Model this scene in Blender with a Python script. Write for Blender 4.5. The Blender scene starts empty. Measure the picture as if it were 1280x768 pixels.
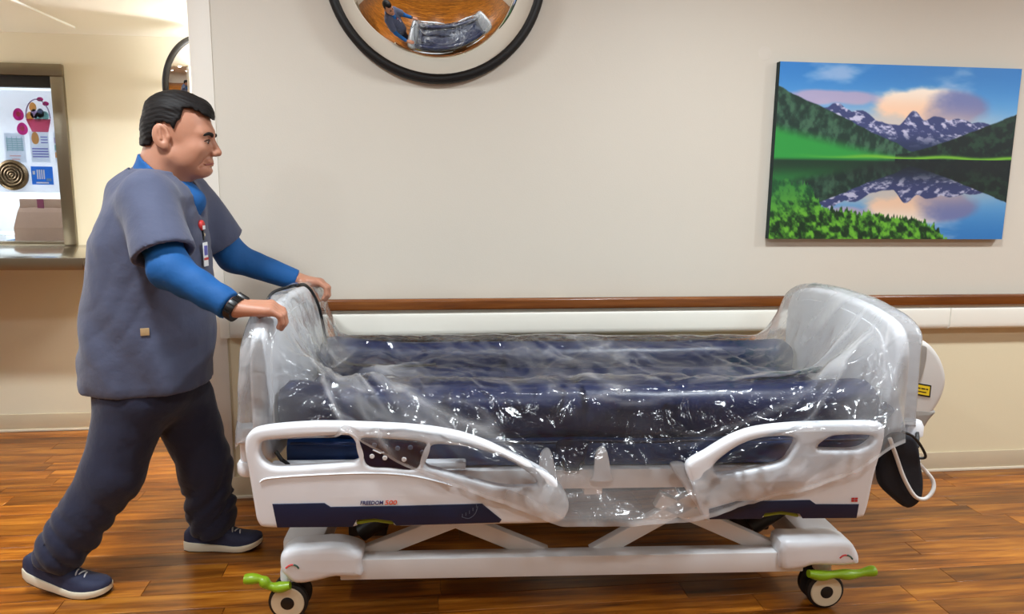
import bpy, bmesh, math, random
import numpy as np
from mathutils import Vector, Matrix, Euler
random.seed(7); rng = np.random.default_rng(11)
sc = bpy.context.scene
COL = sc.collection

# ------------------------------------------------------------------ camera
F_PX = 940.0; CXP, CYP = 640.0, 384.0; CAM_H = 1.40
_p, _y, _r = math.radians(9.54), math.radians(7.0), math.radians(.62)
FWD = np.array([math.sin(_y)*math.cos(_p), math.cos(_y)*math.cos(_p), -math.sin(_p)])
_r0 = np.cross(FWD, [0, 0, 1]); _r0 /= np.linalg.norm(_r0); _u0 = np.cross(_r0, FWD)
RGT = _r0*math.cos(_r)+_u0*math.sin(_r); UPV = -_r0*math.sin(_r)+_u0*math.cos(_r)
CAM = np.array([0, 0, CAM_H])
cd = bpy.data.cameras.new('camera'); cam = bpy.data.objects.new('camera', cd); COL.objects.link(cam)
cd.sensor_width = 36; cd.lens = F_PX/1280*36; cd.clip_start = .05
cam.matrix_world = Matrix(((RGT[0], UPV[0], -FWD[0], 0), (RGT[1], UPV[1], -FWD[1], 0), (RGT[2], UPV[2], -FWD[2], CAM_H), (0, 0, 0, 1)))
sc.camera = cam
# ------------------------------------------------------------------ world, exposure
w = bpy.data.worlds.new('world'); sc.world = w; w.use_nodes = True
w.node_tree.nodes['Background'].inputs[0].default_value = (1, .95, .86, 1)
w.node_tree.nodes['Background'].inputs[1].default_value = .05
vs = sc.view_settings
vs.view_transform = 'Standard'; vs.look = 'None'; vs.gamma = 1; vs.use_curve_mapping = False
vs.exposure = .2
# large lights: recessed round ceiling lights in a row over the corridor
CEIL_Z = 2.75
DOWNLIGHTS = [(-3.4, 1.8), (-1.05, 1.8), (1.3, 1.8), (3.6, 1.8), (5.9, 1.8), (-2.2, .1), (.1, .1), (2.4, .1), (4.7, .1)]
for (lx, ly) in DOWNLIGHTS:
    ld = bpy.data.lights.new('ceiling_lamp_light', 'AREA'); ld.shape = 'DISK'; ld.size = .26
    ld.energy = 38 if ly > 1 else 16; ld.color = (.87, .945, 1); ld.spread = math.radians(168)
    lo = bpy.data.objects.new('ceiling_lamp_light', ld); COL.objects.link(lo); lo.location = (lx, ly, CEIL_Z-.012)
for (lx, ly, lz, e) in [(-.5, 4.0, 1.85, 56), (-3.4, 3.95, 1.85, 42)]:
    ld = bpy.data.lights.new('recess_lamp_light', 'POINT'); ld.energy = e; ld.shadow_soft_size = .1; ld.color = (.98, .98, 1)
    lo = bpy.data.objects.new('recess_lamp_light', ld); COL.objects.link(lo); lo.location = (lx, ly, lz)
ld = bpy.data.lights.new('office_lamp_light', 'AREA'); ld.shape = 'RECTANGLE'; ld.size = 1.6; ld.size_y = .5; ld.energy = 80; ld.color = (.9, .96, 1)
lo = bpy.data.objects.new('office_lamp_light', ld); COL.objects.link(lo); lo.location = (-2.6, 5.3, 2.3)

# ------------------------------------------------------------------ pixel helpers (1280x768)
def ray(x, y): return FWD+RGT*(x-CXP)/F_PX-UPV*(y-CYP)/F_PX
def onY(x, y, Y): d = ray(x, y); return CAM+d*(Y/d[1])
def onZ(x, y, z): d = ray(x, y); return CAM+d*((z-CAM_H)/d[2])
BO = np.array([-.485, 2.25, 0]); BA = math.radians(-3.7)      # the bed's origin and heading
BU = np.array([math.cos(BA), math.sin(BA), 0]); BV = np.array([-math.sin(BA), math.cos(BA), 0])
def bu(x, y, u): d = ray(x, y); t = (u-(CAM-BO)@BU)/(d@BU); p = CAM+t*d-BO; return (p@BV, p[2])
def bv(x, y, v): d = ray(x, y); t = (v-(CAM-BO)@BV)/(d@BV); p = CAM+t*d-BO; return (p@BU, p[2])
def bz(x, y, z): p = onZ(x, y, z)-BO; return (p@BU, p@BV, z)
def b2w(u, v, z): return BO+BU*u+BV*v+np.array([0, 0, z])

# ------------------------------------------------------------------ materials
def s2l(c):
    return tuple(((v/255)/12.92 if v/255 <= .04045 else ((v/255+.055)/1.055)**2.4) for v in c)
MATS = {}
def mat(name, rgb, rough=.5, metal=0, bump=0, bscale=40, var=0, vscale=6, coat=0, spec=.5, sheen=0, alpha=1, bdist=.01, aniso=None, sss=0):
    if name in MATS: return MATS[name]
    m = bpy.data.materials.new(name); m.use_nodes = True; nt = m.node_tree; N = nt.nodes; L = nt.links
    b = N['Principled BSDF']; c = s2l(rgb)
    b.inputs['Base Color'].default_value = (*c, 1); b.inputs['Roughness'].default_value = rough; b.inputs['Metallic'].default_value = metal
    b.inputs['Coat Weight'].default_value = coat; b.inputs['Specular IOR Level'].default_value = spec
    if sheen: b.inputs['Sheen Weight'].default_value = sheen
    if sss:
        b.inputs['Subsurface Weight'].default_value = sss; b.inputs['Subsurface Radius'].default_value = (.012, .005, .003); b.inputs['Subsurface Scale'].default_value = .6
    tc = N.new('ShaderNodeTexCoord')
    mp = N.new('ShaderNodeMapping'); L.new(tc.outputs['Object'], mp.inputs[0])
    if aniso: mp.inputs['Scale'].default_value = aniso
    if var:
        n = N.new('ShaderNodeTexNoise'); n.inputs['Scale'].default_value = vscale; n.inputs['Detail'].default_value = 5
        L.new(mp.outputs[0], n.inputs['Vector'])
        mx = N.new('ShaderNodeMix'); mx.data_type = 'RGBA'
        mx.inputs[6].default_value = (*[v*(1-var) for v in c], 1); mx.inputs[7].default_value = (*[min(1, v*(1+var)) for v in c], 1)
        L.new(n.outputs[0], mx.inputs[0]); L.new(mx.outputs[2], b.inputs['Base Color'])
    if bump:
        n2 = N.new('ShaderNodeTexNoise'); n2.inputs['Scale'].default_value = bscale; n2.inputs['Detail'].default_value = 4
        L.new(mp.outputs[0], n2.inputs['Vector'])
        bp = N.new('ShaderNodeBump'); bp.inputs['Strength'].default_value = bump; bp.inputs['Distance'].default_value = bdist
        L.new(n2.outputs[0], bp.inputs['Height']); L.new(bp.outputs[0], b.inputs['Normal'])
    MATS[name] = m; return m
M_wall = mat('upper_wall_paint', (214, 207, 193), .55, bump=.08, bscale=180, var=.02, vscale=2, bdist=.004)
M_wall_low = mat('lower_wall_paint', (228, 217, 184), .55, bump=.08, bscale=180, var=.02, vscale=2, bdist=.004)
M_recess = mat('recess_wall_paint', (232, 224, 200), .6, bump=.06, bscale=180, var=.02, vscale=2, bdist=.004)
M_ceil = mat('ceiling_paint', (232, 228, 214), .8)
M_base = mat('vinyl_baseboard', (205, 190, 162), .5, var=.06, vscale=8)
M_caulk = mat('baseboard_lip', (228, 218, 196), .35)
M_guard = mat('corner_guard_vinyl', (232, 226, 214), .5)
M_rail = mat('crash_rail_vinyl', (240, 238, 226), .4, var=.02, vscale=4)
M_bed = mat('bed_white_plastic', (229, 232, 236), .35, var=.015, vscale=5)
M_bedmetal = mat('bed_painted_steel', (224, 224, 224), .38, var=.03, vscale=6)
M_navyplastic = mat('navy_plastic', (10, 30, 62), .3)
M_panel = mat('control_panel_face', (22, 26, 56), .25)
M_navy = mat('navy_vinyl', (20, 36, 76), .38, bump=.25, bscale=9, var=.12, vscale=5, bdist=.02)
M_blue = mat('blue_vinyl', (16, 52, 104), .45, bump=.15, bscale=12, var=.1, vscale=5)
M_black = mat('black_rubber', (12, 12, 13), .55)
M_darkmetal = mat('dark_machinery', (28, 27, 26), .5)
M_green = mat('green_plastic', (132, 168, 22), .35, var=.05, vscale=20)
M_olive = mat('olive_handle', (122, 136, 20), .4)
M_tyre = mat('caster_tyre', (20, 20, 20), .6)
M_cover = mat('caster_cover', (222, 212, 184), .4)
M_red = mat('red_print', (196, 46, 44), .5)
M_orange = mat('orange_print', (226, 92, 60), .5)
M_teal = mat('dark_green_print', (16, 70, 52), .5)
M_navyprint = mat('navy_print', (44, 42, 104), .5)
M_white = mat('white_print', (235, 238, 240), .5)
M_steel = mat('brushed_stainless', (150, 142, 124), .3, 1, bump=.05, bscale=60, aniso=(1, 1, 14))
M_steeltop = mat('polished_stainless', (196, 190, 176), .16, 1)
M_mirror = mat('convex_mirror_acrylic', (238, 236, 232), .015, 1)
M_pump = mat('pump_grey_plastic', (206, 203, 198), .45)
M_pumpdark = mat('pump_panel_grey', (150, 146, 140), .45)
M_yellow = mat('yellow_label', (232, 200, 40), .5)
M_cord = mat('pale_cord', (214, 210, 204), .45)
M_paper = mat('white_paper', (240, 244, 248), .8)
M_kraft = mat('kraft_paper', (150, 122, 104), .85, bump=.3, bscale=14, var=.08, vscale=9)
M_maroon = mat('maroon_tape', (110, 40, 66), .6)
M_skin = mat('skin', (182, 128, 102), .48, bump=.06, bscale=140, var=.07, vscale=16, bdist=.003, sss=.12)
M_lip = mat('lips', (158, 92, 84), .5)
M_eye = mat('eye_white', (150, 136, 126), .4)
M_iris = mat('dark_iris', (30, 20, 16), .15)
M_hair = mat('dark_hair', (20, 16, 15), .62, spec=.25, bump=.6, bscale=80, var=.4, vscale=30, aniso=(.25, 1.4, 1.4), bdist=.004)
M_scrub = mat('charcoal_scrub_cloth', (74, 80, 104), .85, bump=.35, bscale=12, var=.06, vscale=14, sheen=.15, bdist=.02)
M_trouser = mat('navy_trouser_cloth', (30, 35, 60), .85, bump=.35, bscale=12, var=.1, vscale=10, sheen=.15, bdist=.02)
M_shirt = mat('blue_knit', (0, 82, 146), .75, bump=.35, bscale=26, var=.06, vscale=20, bdist=.008)
M_shoe = mat('navy_knit_shoe', (42, 48, 76), .75, bump=.2, bscale=300, var=.08, vscale=40, bdist=.002)
M_sole = mat('off_white_sole', (232, 224, 200), .6)
M_lace = mat('pale_lace', (214, 214, 216), .7)
M_watch = mat('black_watch', (14, 14, 16), .35)

def wood_mat(name, c1, c2, c3, rough, scale=(1.2, 14, 14), plank=None):
    m = bpy.data.materials.new(name); m.use_nodes = True; nt = m.node_tree; N = nt.nodes; L = nt.links
    b = N['Principled BSDF']; b.inputs['Roughness'].default_value = rough
    tc = N.new('ShaderNodeTexCoord'); mp = N.new('ShaderNodeMapping'); mp.inputs['Scale'].default_value = scale
    geo = N.new('ShaderNodeNewGeometry'); oi = N.new('ShaderNodeObjectInfo')
    ad = N.new('ShaderNodeVectorMath'); ad.operation = 'MULTIPLY_ADD'
    cb = N.new('ShaderNodeCombineXYZ')
    for i in range(3): L.new(oi.outputs['Random'], cb.inputs[i])
    ad.inputs[1].default_value = (37, 53, 19); L.new(cb.outputs[0], ad.inputs[0]); L.new(geo.outputs['Position'], ad.inputs[2])
    L.new(ad.outputs[0], mp.inputs[0])
    n = N.new('ShaderNodeTexNoise'); n.inputs['Scale'].default_value = 2.2; n.inputs['Detail'].default_value = 6; n.inputs['Roughness'].default_value = .6
    L.new(mp.outputs[0], n.inputs['Vector'])
    cr = N.new('ShaderNodeValToRGB'); e = cr.color_ramp.elements
    e[0].position = .3; e[0].color = (*s2l(c1), 1); e[1].position = .72; e[1].color = (*s2l(c3), 1)
    k = e.new(.5); k.color = (*s2l(c2), 1)
    L.new(n.outputs[0], cr.inputs[0])
    hs = N.new('ShaderNodeHueSaturation'); L.new(cr.outputs[0], hs.inputs['Color'])
    mr = N.new('ShaderNodeMapRange'); mr.inputs[3].default_value = .62; mr.inputs[4].default_value = 1.38
    L.new(oi.outputs['Random'], mr.inputs[0]); L.new(mr.outputs[0], hs.inputs['Value'])
    L.new(hs.outputs[0], b.inputs['Base Color'])
    if plank:
        br = N.new('ShaderNodeTexBrick'); br.inputs['Scale'].default_value = 1
        br.inputs['Brick Width'].default_value = .8; br.inputs['Row Height'].default_value = .1; br.inputs['Mortar Size'].default_value = .0015
        br.inputs['Color1'].default_value = (.7, .7, .7, 1); br.inputs['Color2'].default_value = (1.15, 1.15, 1.15, 1); br.inputs['Mortar'].default_value = (.3, .3, .3, 1)
        L.new(geo.outputs['Position'], br.inputs['Vector'])
        mx = N.new('ShaderNodeMix'); mx.data_type = 'RGBA'; mx.blend_type = 'MULTIPLY'; mx.inputs[0].default_value = 1
        L.new(cr.outputs[0], mx.inputs[6]); L.new(br.outputs[0], mx.inputs[7]); L.new(mx.outputs[2], b.inputs['Base Color'])
    bp = N.new('ShaderNodeBump'); bp.inputs['Strength'].default_value = .08; bp.inputs['Distance'].default_value = .003
    L.new(n.outputs[0], bp.inputs['Height']); L.new(bp.outputs[0], b.inputs['Normal'])
    MATS[name] = m; return m
M_plank = wood_mat('vinyl_plank_wood', (84, 40, 5), (146, 83, 18), (190, 123, 40), .3)
M_floor = wood_mat('vinyl_plank_floor', (84, 40, 5), (146, 83, 18), (190, 123, 40), .3, plank=True)
M_woodrail = wood_mat('stained_oak_rail', (104, 54, 18), (132, 74, 28), (160, 98, 44), .25, scale=(1, 20, 20))

def glass_mat(name, tint=(.96, .98, 1)):
    m = bpy.data.materials.new(name); m.use_nodes = True; nt = m.node_tree; N = nt.nodes; L = nt.links
    N.remove(N['Principled BSDF']); out = N['Material Output']
    tr = N.new('ShaderNodeBsdfTransparent'); tr.inputs[0].default_value = (*tint, 1)
    gl = N.new('ShaderNodeBsdfGlossy'); gl.inputs['Roughness'].default_value = .02
    fr = N.new('ShaderNodeFresnel'); fr.inputs[0].default_value = 1.3
    mx = N.new('ShaderNodeMixShader'); L.new(fr.outputs[0], mx.inputs[0]); L.new(tr.outputs[0], mx.inputs[1]); L.new(gl.outputs[0], mx.inputs[2])
    L.new(mx.outputs[0], out.inputs[0]); return m
M_glass = glass_mat('window_glass')
def plastic_mat():
    m = bpy.data.materials.new('clear_polythene_film'); m.use_nodes = True; nt = m.node_tree; N = nt.nodes; L = nt.links
    N.remove(N['Principled BSDF']); out = N['Material Output']
    tr = N.new('ShaderNodeBsdfTransparent'); tr.inputs[0].default_value = (.97, .975, .98, 1)
    df = N.new('ShaderNodeBsdfDiffuse'); df.inputs[0].default_value = (.86, .87, .88, 1)
    tl = N.new('ShaderNodeBsdfTranslucent'); tl.inputs[0].default_value = (.86, .87, .88, 1)
    m1 = N.new('ShaderNodeMixShader'); m1.inputs[0].default_value = .4; L.new(df.outputs[0], m1.inputs[1]); L.new(tl.outputs[0], m1.inputs[2])
    at = N.new('ShaderNodeAttribute'); at.attribute_name = 'milky'
    m2 = N.new('ShaderNodeMixShader'); L.new(at.outputs['Fac'], m2.inputs[0]); L.new(tr.outputs[0], m2.inputs[1]); L.new(m1.outputs[0], m2.inputs[2])
    gl = N.new('ShaderNodeBsdfGlossy'); gl.inputs['Roughness'].default_value = .12; gl.inputs[0].default_value = (1, 1, 1, 1)
    fr = N.new('ShaderNodeFresnel'); fr.inputs[0].default_value = 1.45
    tc = N.new('ShaderNodeTexCoord'); n = N.new('ShaderNodeTexNoise'); n.inputs['Scale'].default_value = 26; n.inputs['Detail'].default_value = 3; n.inputs['Distortion'].default_value = 1.2
    L.new(tc.outputs['Object'], n.inputs['Vector'])
    bp = N.new('ShaderNodeBump'); bp.inputs['Strength'].default_value = .3; bp.inputs['Distance'].default_value = .01
    L.new(n.outputs[0], bp.inputs['Height']); L.new(bp.outputs[0], gl.inputs['Normal']); L.new(bp.outputs[0], fr.inputs['Normal'])
    m3 = N.new('ShaderNodeMixShader'); L.new(fr.outputs[0], m3.inputs[0]); L.new(m2.outputs[0], m3.inputs[1]); L.new(gl.outputs[0], m3.inputs[2])
    L.new(m3.outputs[0], out.inputs[0]); return m
M_film = plastic_mat()
def emit_mat(name, rgb, s):
    m = bpy.data.materials.new(name); m.use_nodes = True; b = m.node_tree.nodes['Principled BSDF']
    b.inputs['Base Color'].default_value = (*s2l(rgb), 1); b.inputs['Emission Color'].default_value = (*s2l(rgb), 1); b.inputs['Emission Strength'].default_value = s; return m
M_lamp = emit_mat('lamp_diffuser', (255, 240, 214), 5)

# ------------------------------------------------------------------ mesh helpers
def tag(o, label=None, cat=None, group=None, kind=None):
    if label: o['label'] = label
    if cat: o['category'] = cat
    if group: o['group'] = group
    if kind: o['kind'] = kind
    return o
def empty(name, loc=(0, 0, 0), rz=0):
    o = bpy.data.objects.new(name, None); COL.objects.link(o); o.location = loc; o.rotation_euler = (0, 0, rz); o.empty_display_size = .1; return o
class MB:
    def __init__(s): s.v = []; s.f = []
    def add(s, V, Fc):
        k = len(s.v); s.v += [tuple(map(float, p)) for p in V]; s.f += [tuple(i+k for i in q) for q in Fc]; return s
    def box(s, x0, x1, y0, y1, z0, z1):
        V = [(x, y, z) for z in (z0, z1) for (x, y) in ((x0, y0), (x1, y0), (x1, y1), (x0, y1))]
        return s.add(V, [(3, 2, 1, 0), (4, 5, 6, 7), (0, 1, 5, 4), (1, 2, 6, 5), (2, 3, 7, 6), (3, 0, 4, 7)])
    def tube(s, pts, r, n=10, closed=False, flat=1.0):
        pts = [np.array(p, float) for p in pts]; m = len(pts); R = r if hasattr(r, '__len__') else [r]*m
        V = []; up = None
        for i, p in enumerate(pts):
            a = pts[(i-1) % m] if (closed or i > 0) else p; b = pts[(i+1) % m] if (closed or i < m-1) else p
            t = b-a; t /= (np.linalg.norm(t)+1e-12)
            if up is None:
                up = np.array([0, 0, 1.]) if abs(t[2]) < .9 else np.array([1., 0, 0])
            e = np.cross(t, up); e /= (np.linalg.norm(e)+1e-12); up = np.cross(e, t)
            for k in range(n):
                q = 2*math.pi*k/n; V.append(p+R[i]*(e*math.cos(q)+up*math.sin(q)*flat))
        Fc = []
        for i in range(m if closed else m-1):
            j = (i+1) % m
            for k in range(n): Fc.append((i*n+k, i*n+(k+1) % n, j*n+(k+1) % n, j*n+k))
        if not closed: Fc += [tuple(range(n))[::-1], tuple((m-1)*n+k for k in range(n))]
        return s.add(V, Fc)
    def lathe(s, prof, n=48, M=None):     # prof (r, h) revolved about z
        V = []; Fc = []
        for (r, h) in prof:
            for k in range(n): q = 2*math.pi*k/n; V.append((r*math.cos(q), r*math.sin(q), h))
        for i in range(len(prof)-1):
            for k in range(n): Fc.append((i*n+k, i*n+(k+1) % n, (i+1)*n+(k+1) % n, (i+1)*n+k))
        if prof[0][0] > 1e-6: Fc.append(tuple(range(n))[::-1])
        if prof[-1][0] > 1e-6: Fc.append(tuple((len(prof)-1)*n+k for k in range(n)))
        if M is not None: V = [tuple(M @ Vector(p)) for p in V]
        return s.add(V, Fc)
    def grid(s, G, flip=False):           # G (n, m, 3)
        n, m = G.shape[:2]; Fc = []
        for i in range(n-1):
            for j in range(m-1):
                q = (i*m+j, i*m+j+1, (i+1)*m+j+1, (i+1)*m+j); Fc.append(q[::-1] if flip else q)
        return s.add(G.reshape(-1, 3), Fc)
    def build(s, name, m, parent=None, smooth=False, bevel=0, label=None, seg=2):
        me = bpy.data.meshes.new(name); me.from_pydata(s.v, [], s.f); me.update()
        return finish(name, me, m, parent, smooth, bevel, label, seg)
def finish(name, me, m, parent=None, smooth=False, bevel=0, label=None, seg=2):
    bm = bmesh.new(); bm.from_mesh(me)
    bmesh.ops.remove_doubles(bm, verts=bm.verts, dist=1e-6)
    if bevel:
        es = [e for e in bm.edges if len(e.link_faces) == 2 and e.calc_face_angle(0) > .6]
        bmesh.ops.bevel(bm, geom=es, offset=bevel, segments=seg, profile=.6, affect='EDGES', clamp_overlap=True)
    bmesh.ops.recalc_face_normals(bm, faces=bm.faces); bm.to_mesh(me); bm.free()
    if m: me.materials.append(m)
    if smooth or bevel:
        me.polygons.foreach_set('use_smooth', [True]*len(me.polygons))
        me.set_sharp_from_angle(angle=math.radians(44))
    o = bpy.data.objects.new(name, me); COL.objects.link(o)
    if parent is not None: o.parent = parent
    if label: o['label'] = label
    return o
def box(name, m, x0, x1, y0, y1, z0, z1, parent=None, bevel=0, label=None): return MB().box(x0, x1, y0, y1, z0, z1).build(name, m, parent, bevel=bevel, label=label)
def crv(pts, n=6, closed=True):           # Catmull-Rom through traced points
    P = [np.array(p, float) for p in pts]; m = len(P); out = []
    for i in range(m if closed else m-1):
        g = lambda k: P[k % m] if closed else P[max(0, min(m-1, k))]
        p0, p1, p2, p3 = g(i-1), g(i), g(i+1), g(i+2)
        for k in range(n):
            t = k/n; out.append(.5*((2*p1)+(-p0+p2)*t+(2*p0-5*p1+4*p2-p3)*t*t+(-p0+3*p1-3*p2+p3)*t**3))
    if not closed: out.append(P[-1])
    return out
def outline_mesh(splines, depth, bev, frame, name='outline', res=2):
    """closed 2-D outlines (first the outer edge, then holes) -> rounded slab; frame = 4x4 taking (a, b, depth) to the wanted space"""
    cu = bpy.data.curves.new(name, 'CURVE'); cu.dimensions = '2D'; cu.fill_mode = 'BOTH'; cu.extrude = max(depth/2-bev, .0002); cu.bevel_depth = bev; cu.bevel_resolution = res; cu.offset = -bev
    for s in splines:
        sp = cu.splines.new('POLY'); sp.points.add(len(s)-1); sp.use_cyclic_u = True
        for p, q in zip(sp.points, s): p.co = (q[0], q[1], 0, 1)
    o = bpy.data.objects.new(name, cu); COL.objects.link(o)
    me = bpy.data.meshes.new_from_object(o.evaluated_get(bpy.context.evaluated_depsgraph_get()))
    bpy.data.objects.remove(o); bpy.data.curves.remove(cu); me.transform(frame); return me
def slab(name, splines, depth, bev, frame, m, parent=None, label=None, res=2): return finish(name, outline_mesh(splines, depth, bev, frame, res=res), m, parent, True, 0, label)
def UZ(v): return Matrix(((1, 0, 0, 0), (0, 0, -1, v), (0, 1, 0, 0), (0, 0, 0, 1)))      # (u, z) outline at depth v
def VZ(u): return Matrix(((0, 0, 1, u), (1, 0, 0, 0), (0, 1, 0, 0), (0, 0, 0, 1)))       # (v, z) outline at u
def text(name, s, size, frame, m, parent, label=None, ext=.0006, shear=0, width=None, bold=0):
    cu = bpy.data.curves.new(name, 'FONT'); cu.body = s; cu.size = size; cu.extrude = ext; cu.shear = shear; cu.offset = bold; cu.resolution_u = 3
    o = bpy.data.objects.new(name, cu); COL.objects.link(o)
    me = bpy.data.meshes.new_from_object(o.evaluated_get(bpy.context.evaluated_depsgraph_get()))
    bpy.data.objects.remove(o)
    if width:
        xs = [v.co.x for v in me.vertices]; k = width/(max(xs)-min(xs)); me.transform(Matrix.Diagonal((k, 1, 1, 1)))
    me.transform(frame); return finish(name, me, m, parent, label=label)

# ------------------------------------------------------------------ signed-distance modelling (for the person)
def ln(v): return np.sqrt((v*v).sum(-1))
def caps(p, a, b, ra, rb):
    a, b = np.array(a, float), np.array(b, float); ab = b-a; t = np.clip(((p-a)@ab)/(ab@ab), 0, 1)
    return ln(p-a-t[..., None]*ab)-(ra+(rb-ra)*t)
def ell(p, c, r, R=None):
    q = p-np.array(c, float)
    if R is not None: q = q@R
    r = np.array(r, float); k0 = ln(q/r); k1 = ln(q/(r*r)); return k0*(k0-1)/np.maximum(k1, 1e-9)
def smin(a, b, k): h = np.clip(.5+.5*(b-a)/k, 0, 1); return b+(a-b)*h-k*h*(1-h)
def smax(a, b, k): return -smin(-a, -b, k)
def loft(p, st):      # stations (z, cx, cy, rx, ry), superellipse-ish
    st = np.array(sorted(st)); z = np.clip(p[..., 2], st[0, 0], st[-1, 0])
    cx, cy, rx, ry = [np.interp(z, st[:, 0], st[:, k]) for k in (1, 2, 3, 4)]
    qx, qy = (p[..., 0]-cx)/rx, (p[..., 1]-cy)/ry
    k = (np.abs(qx)**2.3+np.abs(qy)**2.3)**(1/2.3); d = (k-1)*np.minimum(rx, ry)
    dz = np.maximum(st[0, 0]-p[..., 2], p[..., 2]-st[-1, 0]); return np.where(dz > 0, np.maximum(d, dz), d)
def poly2d(x, z, poly):
    poly = np.array(poly); n = len(poly); d = np.full(x.shape, 1e9); s = np.ones(x.shape)
    for i in range(n):
        a, b = poly[i], poly[i-1]; e = b-a; wx, wz = x-a[0], z-a[1]
        t = np.clip((wx*e[0]+wz*e[1])/(e@e), 0, 1); d = np.minimum(d, (wx-e[0]*t)**2+(wz-e[1]*t)**2)
        c1, c2, c3 = z >= a[1], z < b[1], e[0]*wz > e[1]*wx
        s = np.where((c1 & c2 & c3) | (~c1 & ~c2 & ~c3), -s, s)
    return s*np.sqrt(d)
_nk = [(rng.normal(size=3), rng.uniform(0, 6.28)) for _ in range(14)]
def nz(p, sc_):
    o = 0
    for i, (k, ph) in enumerate(_nk): o = o+np.sin(p@(k*np.array(sc_))+ph)
    return o/5.0
def nets(fn, lo, hi, h, name, m, parent=None, label=None, relax=1):
    lo = np.array(lo); n = np.ceil((np.array(hi)-lo)/h).astype(int)+1
    ax = [lo[i]+h*np.arange(n[i]) for i in range(3)]
    Fv = np.empty(n, np.float32)
    for i in range(0, n[0], 24):
        X, Y, Z = np.meshgrid(ax[0][i:i+24], ax[1], ax[2], indexing='ij'); Fv[i:i+24] = fn(np.stack([X, Y, Z], -1))
    S = Fv < 0; c = [slice(None, -1), slice(1, None)]
    cnt = sum(S[c[a], c[b], c[d]].astype(np.int8) for a in (0, 1) for b in (0, 1) for d in (0, 1))
    mask = (cnt > 0) & (cnt < 8); I = np.argwhere(mask); idx = -np.ones(mask.shape, int); idx[mask] = np.arange(len(I))
    acc = np.zeros((len(I), 3)); num = np.zeros(len(I)); cor = [(a, b, d) for a in (0, 1) for b in (0, 1) for d in (0, 1)]
    for a in cor:
        for k in range(3):
            if a[k] == 0:
                b = list(a); b[k] = 1; fa = Fv[tuple((I+a).T)]; fb = Fv[tuple((I+b).T)]; cr = (fa < 0) != (fb < 0)
                t = np.where(cr, fa/np.where(cr, fa-fb, 1), 0); q = np.tile(np.array(a, float), (len(I), 1)); q[:, k] = t
                acc += q*cr[:, None]; num += cr
    V = lo+h*(I+acc/num[:, None]); Q = []
    for k in range(3):
        u, v = (k+1) % 3, (k+2) % 3; s0 = [slice(None)]*3; s1 = [slice(None)]*3; s0[k] = slice(None, -1); s1[k] = slice(1, None)
        for a in (u, v): s0[a] = slice(1, -1); s1[a] = slice(1, -1)
        A, B = S[tuple(s0)], S[tuple(s1)]; E_ = np.argwhere(A != B); off = np.zeros(3, int); off[u] = 1; off[v] = 1; P = E_+off
        du = np.zeros(3, int); du[u] = 1; dv = np.zeros(3, int); dv[v] = 1
        q = np.stack([idx[tuple((P-du-dv).T)], idx[tuple((P-dv).T)], idx[tuple(P.T)], idx[tuple((P-du).T)]], 1)
        fl = ~A[tuple(E_.T)]; q[fl] = q[fl][:, ::-1]; Q.append(q)
    Q = np.concatenate(Q); Q = Q[(Q >= 0).all(1)]
    for _ in range(relax):
        s_ = np.zeros_like(V); k_ = np.zeros(len(V))
        for a in range(4):
            for b in (1, 3): np.add.at(s_, Q[:, a], V[Q[:, (a+b) % 4]]); np.add.at(k_, Q[:, a], 1)
        V = np.where(k_[:, None] > 0, .5*V+.5*s_/np.maximum(k_, 1)[:, None], V)
    return V, Q
def mesh_np(name, parts, m, parent=None, label=None):
    V = []; Q = []; k = 0
    for (v, q) in parts: V.append(v); Q.append(q+k); k += len(v)
    V = np.concatenate(V); Q = np.concatenate(Q)
    me = bpy.data.meshes.new(name); me.vertices.add(len(V)); me.vertices.foreach_set('co', V.astype(np.float32).ravel())
    me.loops.add(len(Q)*4); me.loops.foreach_set('vertex_index', Q.astype(np.int32).ravel())
    me.polygons.add(len(Q)); me.polygons.foreach_set('loop_start', np.arange(0, len(Q)*4, 4, dtype=np.int32)); me.polygons.foreach_set('use_smooth', np.ones(len(Q), bool))
    me.update(calc_edges=True); me.validate()
    if m: me.materials.append(m)
    o = bpy.data.objects.new(name, me); COL.objects.link(o)
    if parent is not None: o.parent = parent
    if label: o['label'] = label
    return o

# ================================================================== THE SETTING
WY = 3.27; FW = 4.296; WX0 = -.905; RZ = 2.122
def struct(o): o['kind'] = 'structure'; return o
fl = struct(box('floor', M_floor, -6.6, 7.1, -2.7, 6.6, -.06, -.004))
# planks one by one where the photograph shows them
ROW = .1; plank_mesh = {}
def plank_obj(x0, ln_, y0):
    key = round(ln_, 2)
    if key not in plank_mesh:
        o = MB().box(.0008, key-.0008, .0008, ROW-.0008, -.0038, 0).build('plank', M_plank, fl, bevel=.0009, seg=1); plank_mesh[key] = o.data
    else:
        o = bpy.data.objects.new('plank', plank_mesh[key]); COL.objects.link(o); o.parent = fl
    o.location = (x0, y0, 0)
nrow = 0
y = 1.98
while y < FW-.02:
    x = -2.75+random.uniform(-.5, 0); xend = 3.35 if y < WY-.01 else WX0+.1
    if y < WY < y+ROW: xend = 3.35
    while x < xend:
        L_ = random.choice((.55, .7, .85, 1.0, 1.15)); plank_obj(x, L_, y); x += L_
    y += ROW
# main corridor wall: paler above the rail, creamier below
wb = struct(box('wall_back', M_wall, WX0, 7, WY, WY+.14, .80, 3.0))
box('lower_wall', M_wall_low, WX0, 7, WY, WY+.14, 0, .80, wb)
bb = struct(box('baseboard_back', M_base, WX0, 7, WY-.007, WY, .012, .098, bevel=.002))
box('lip', M_caulk, WX0, 7, WY-.013, WY-.0005, 0, .013, bb, bevel=.003)
tg = struct(box('trim_1', M_guard, WX0-.004, -.822, WY-.006, WY, .0, CEIL_Z, bevel=.002))
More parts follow.
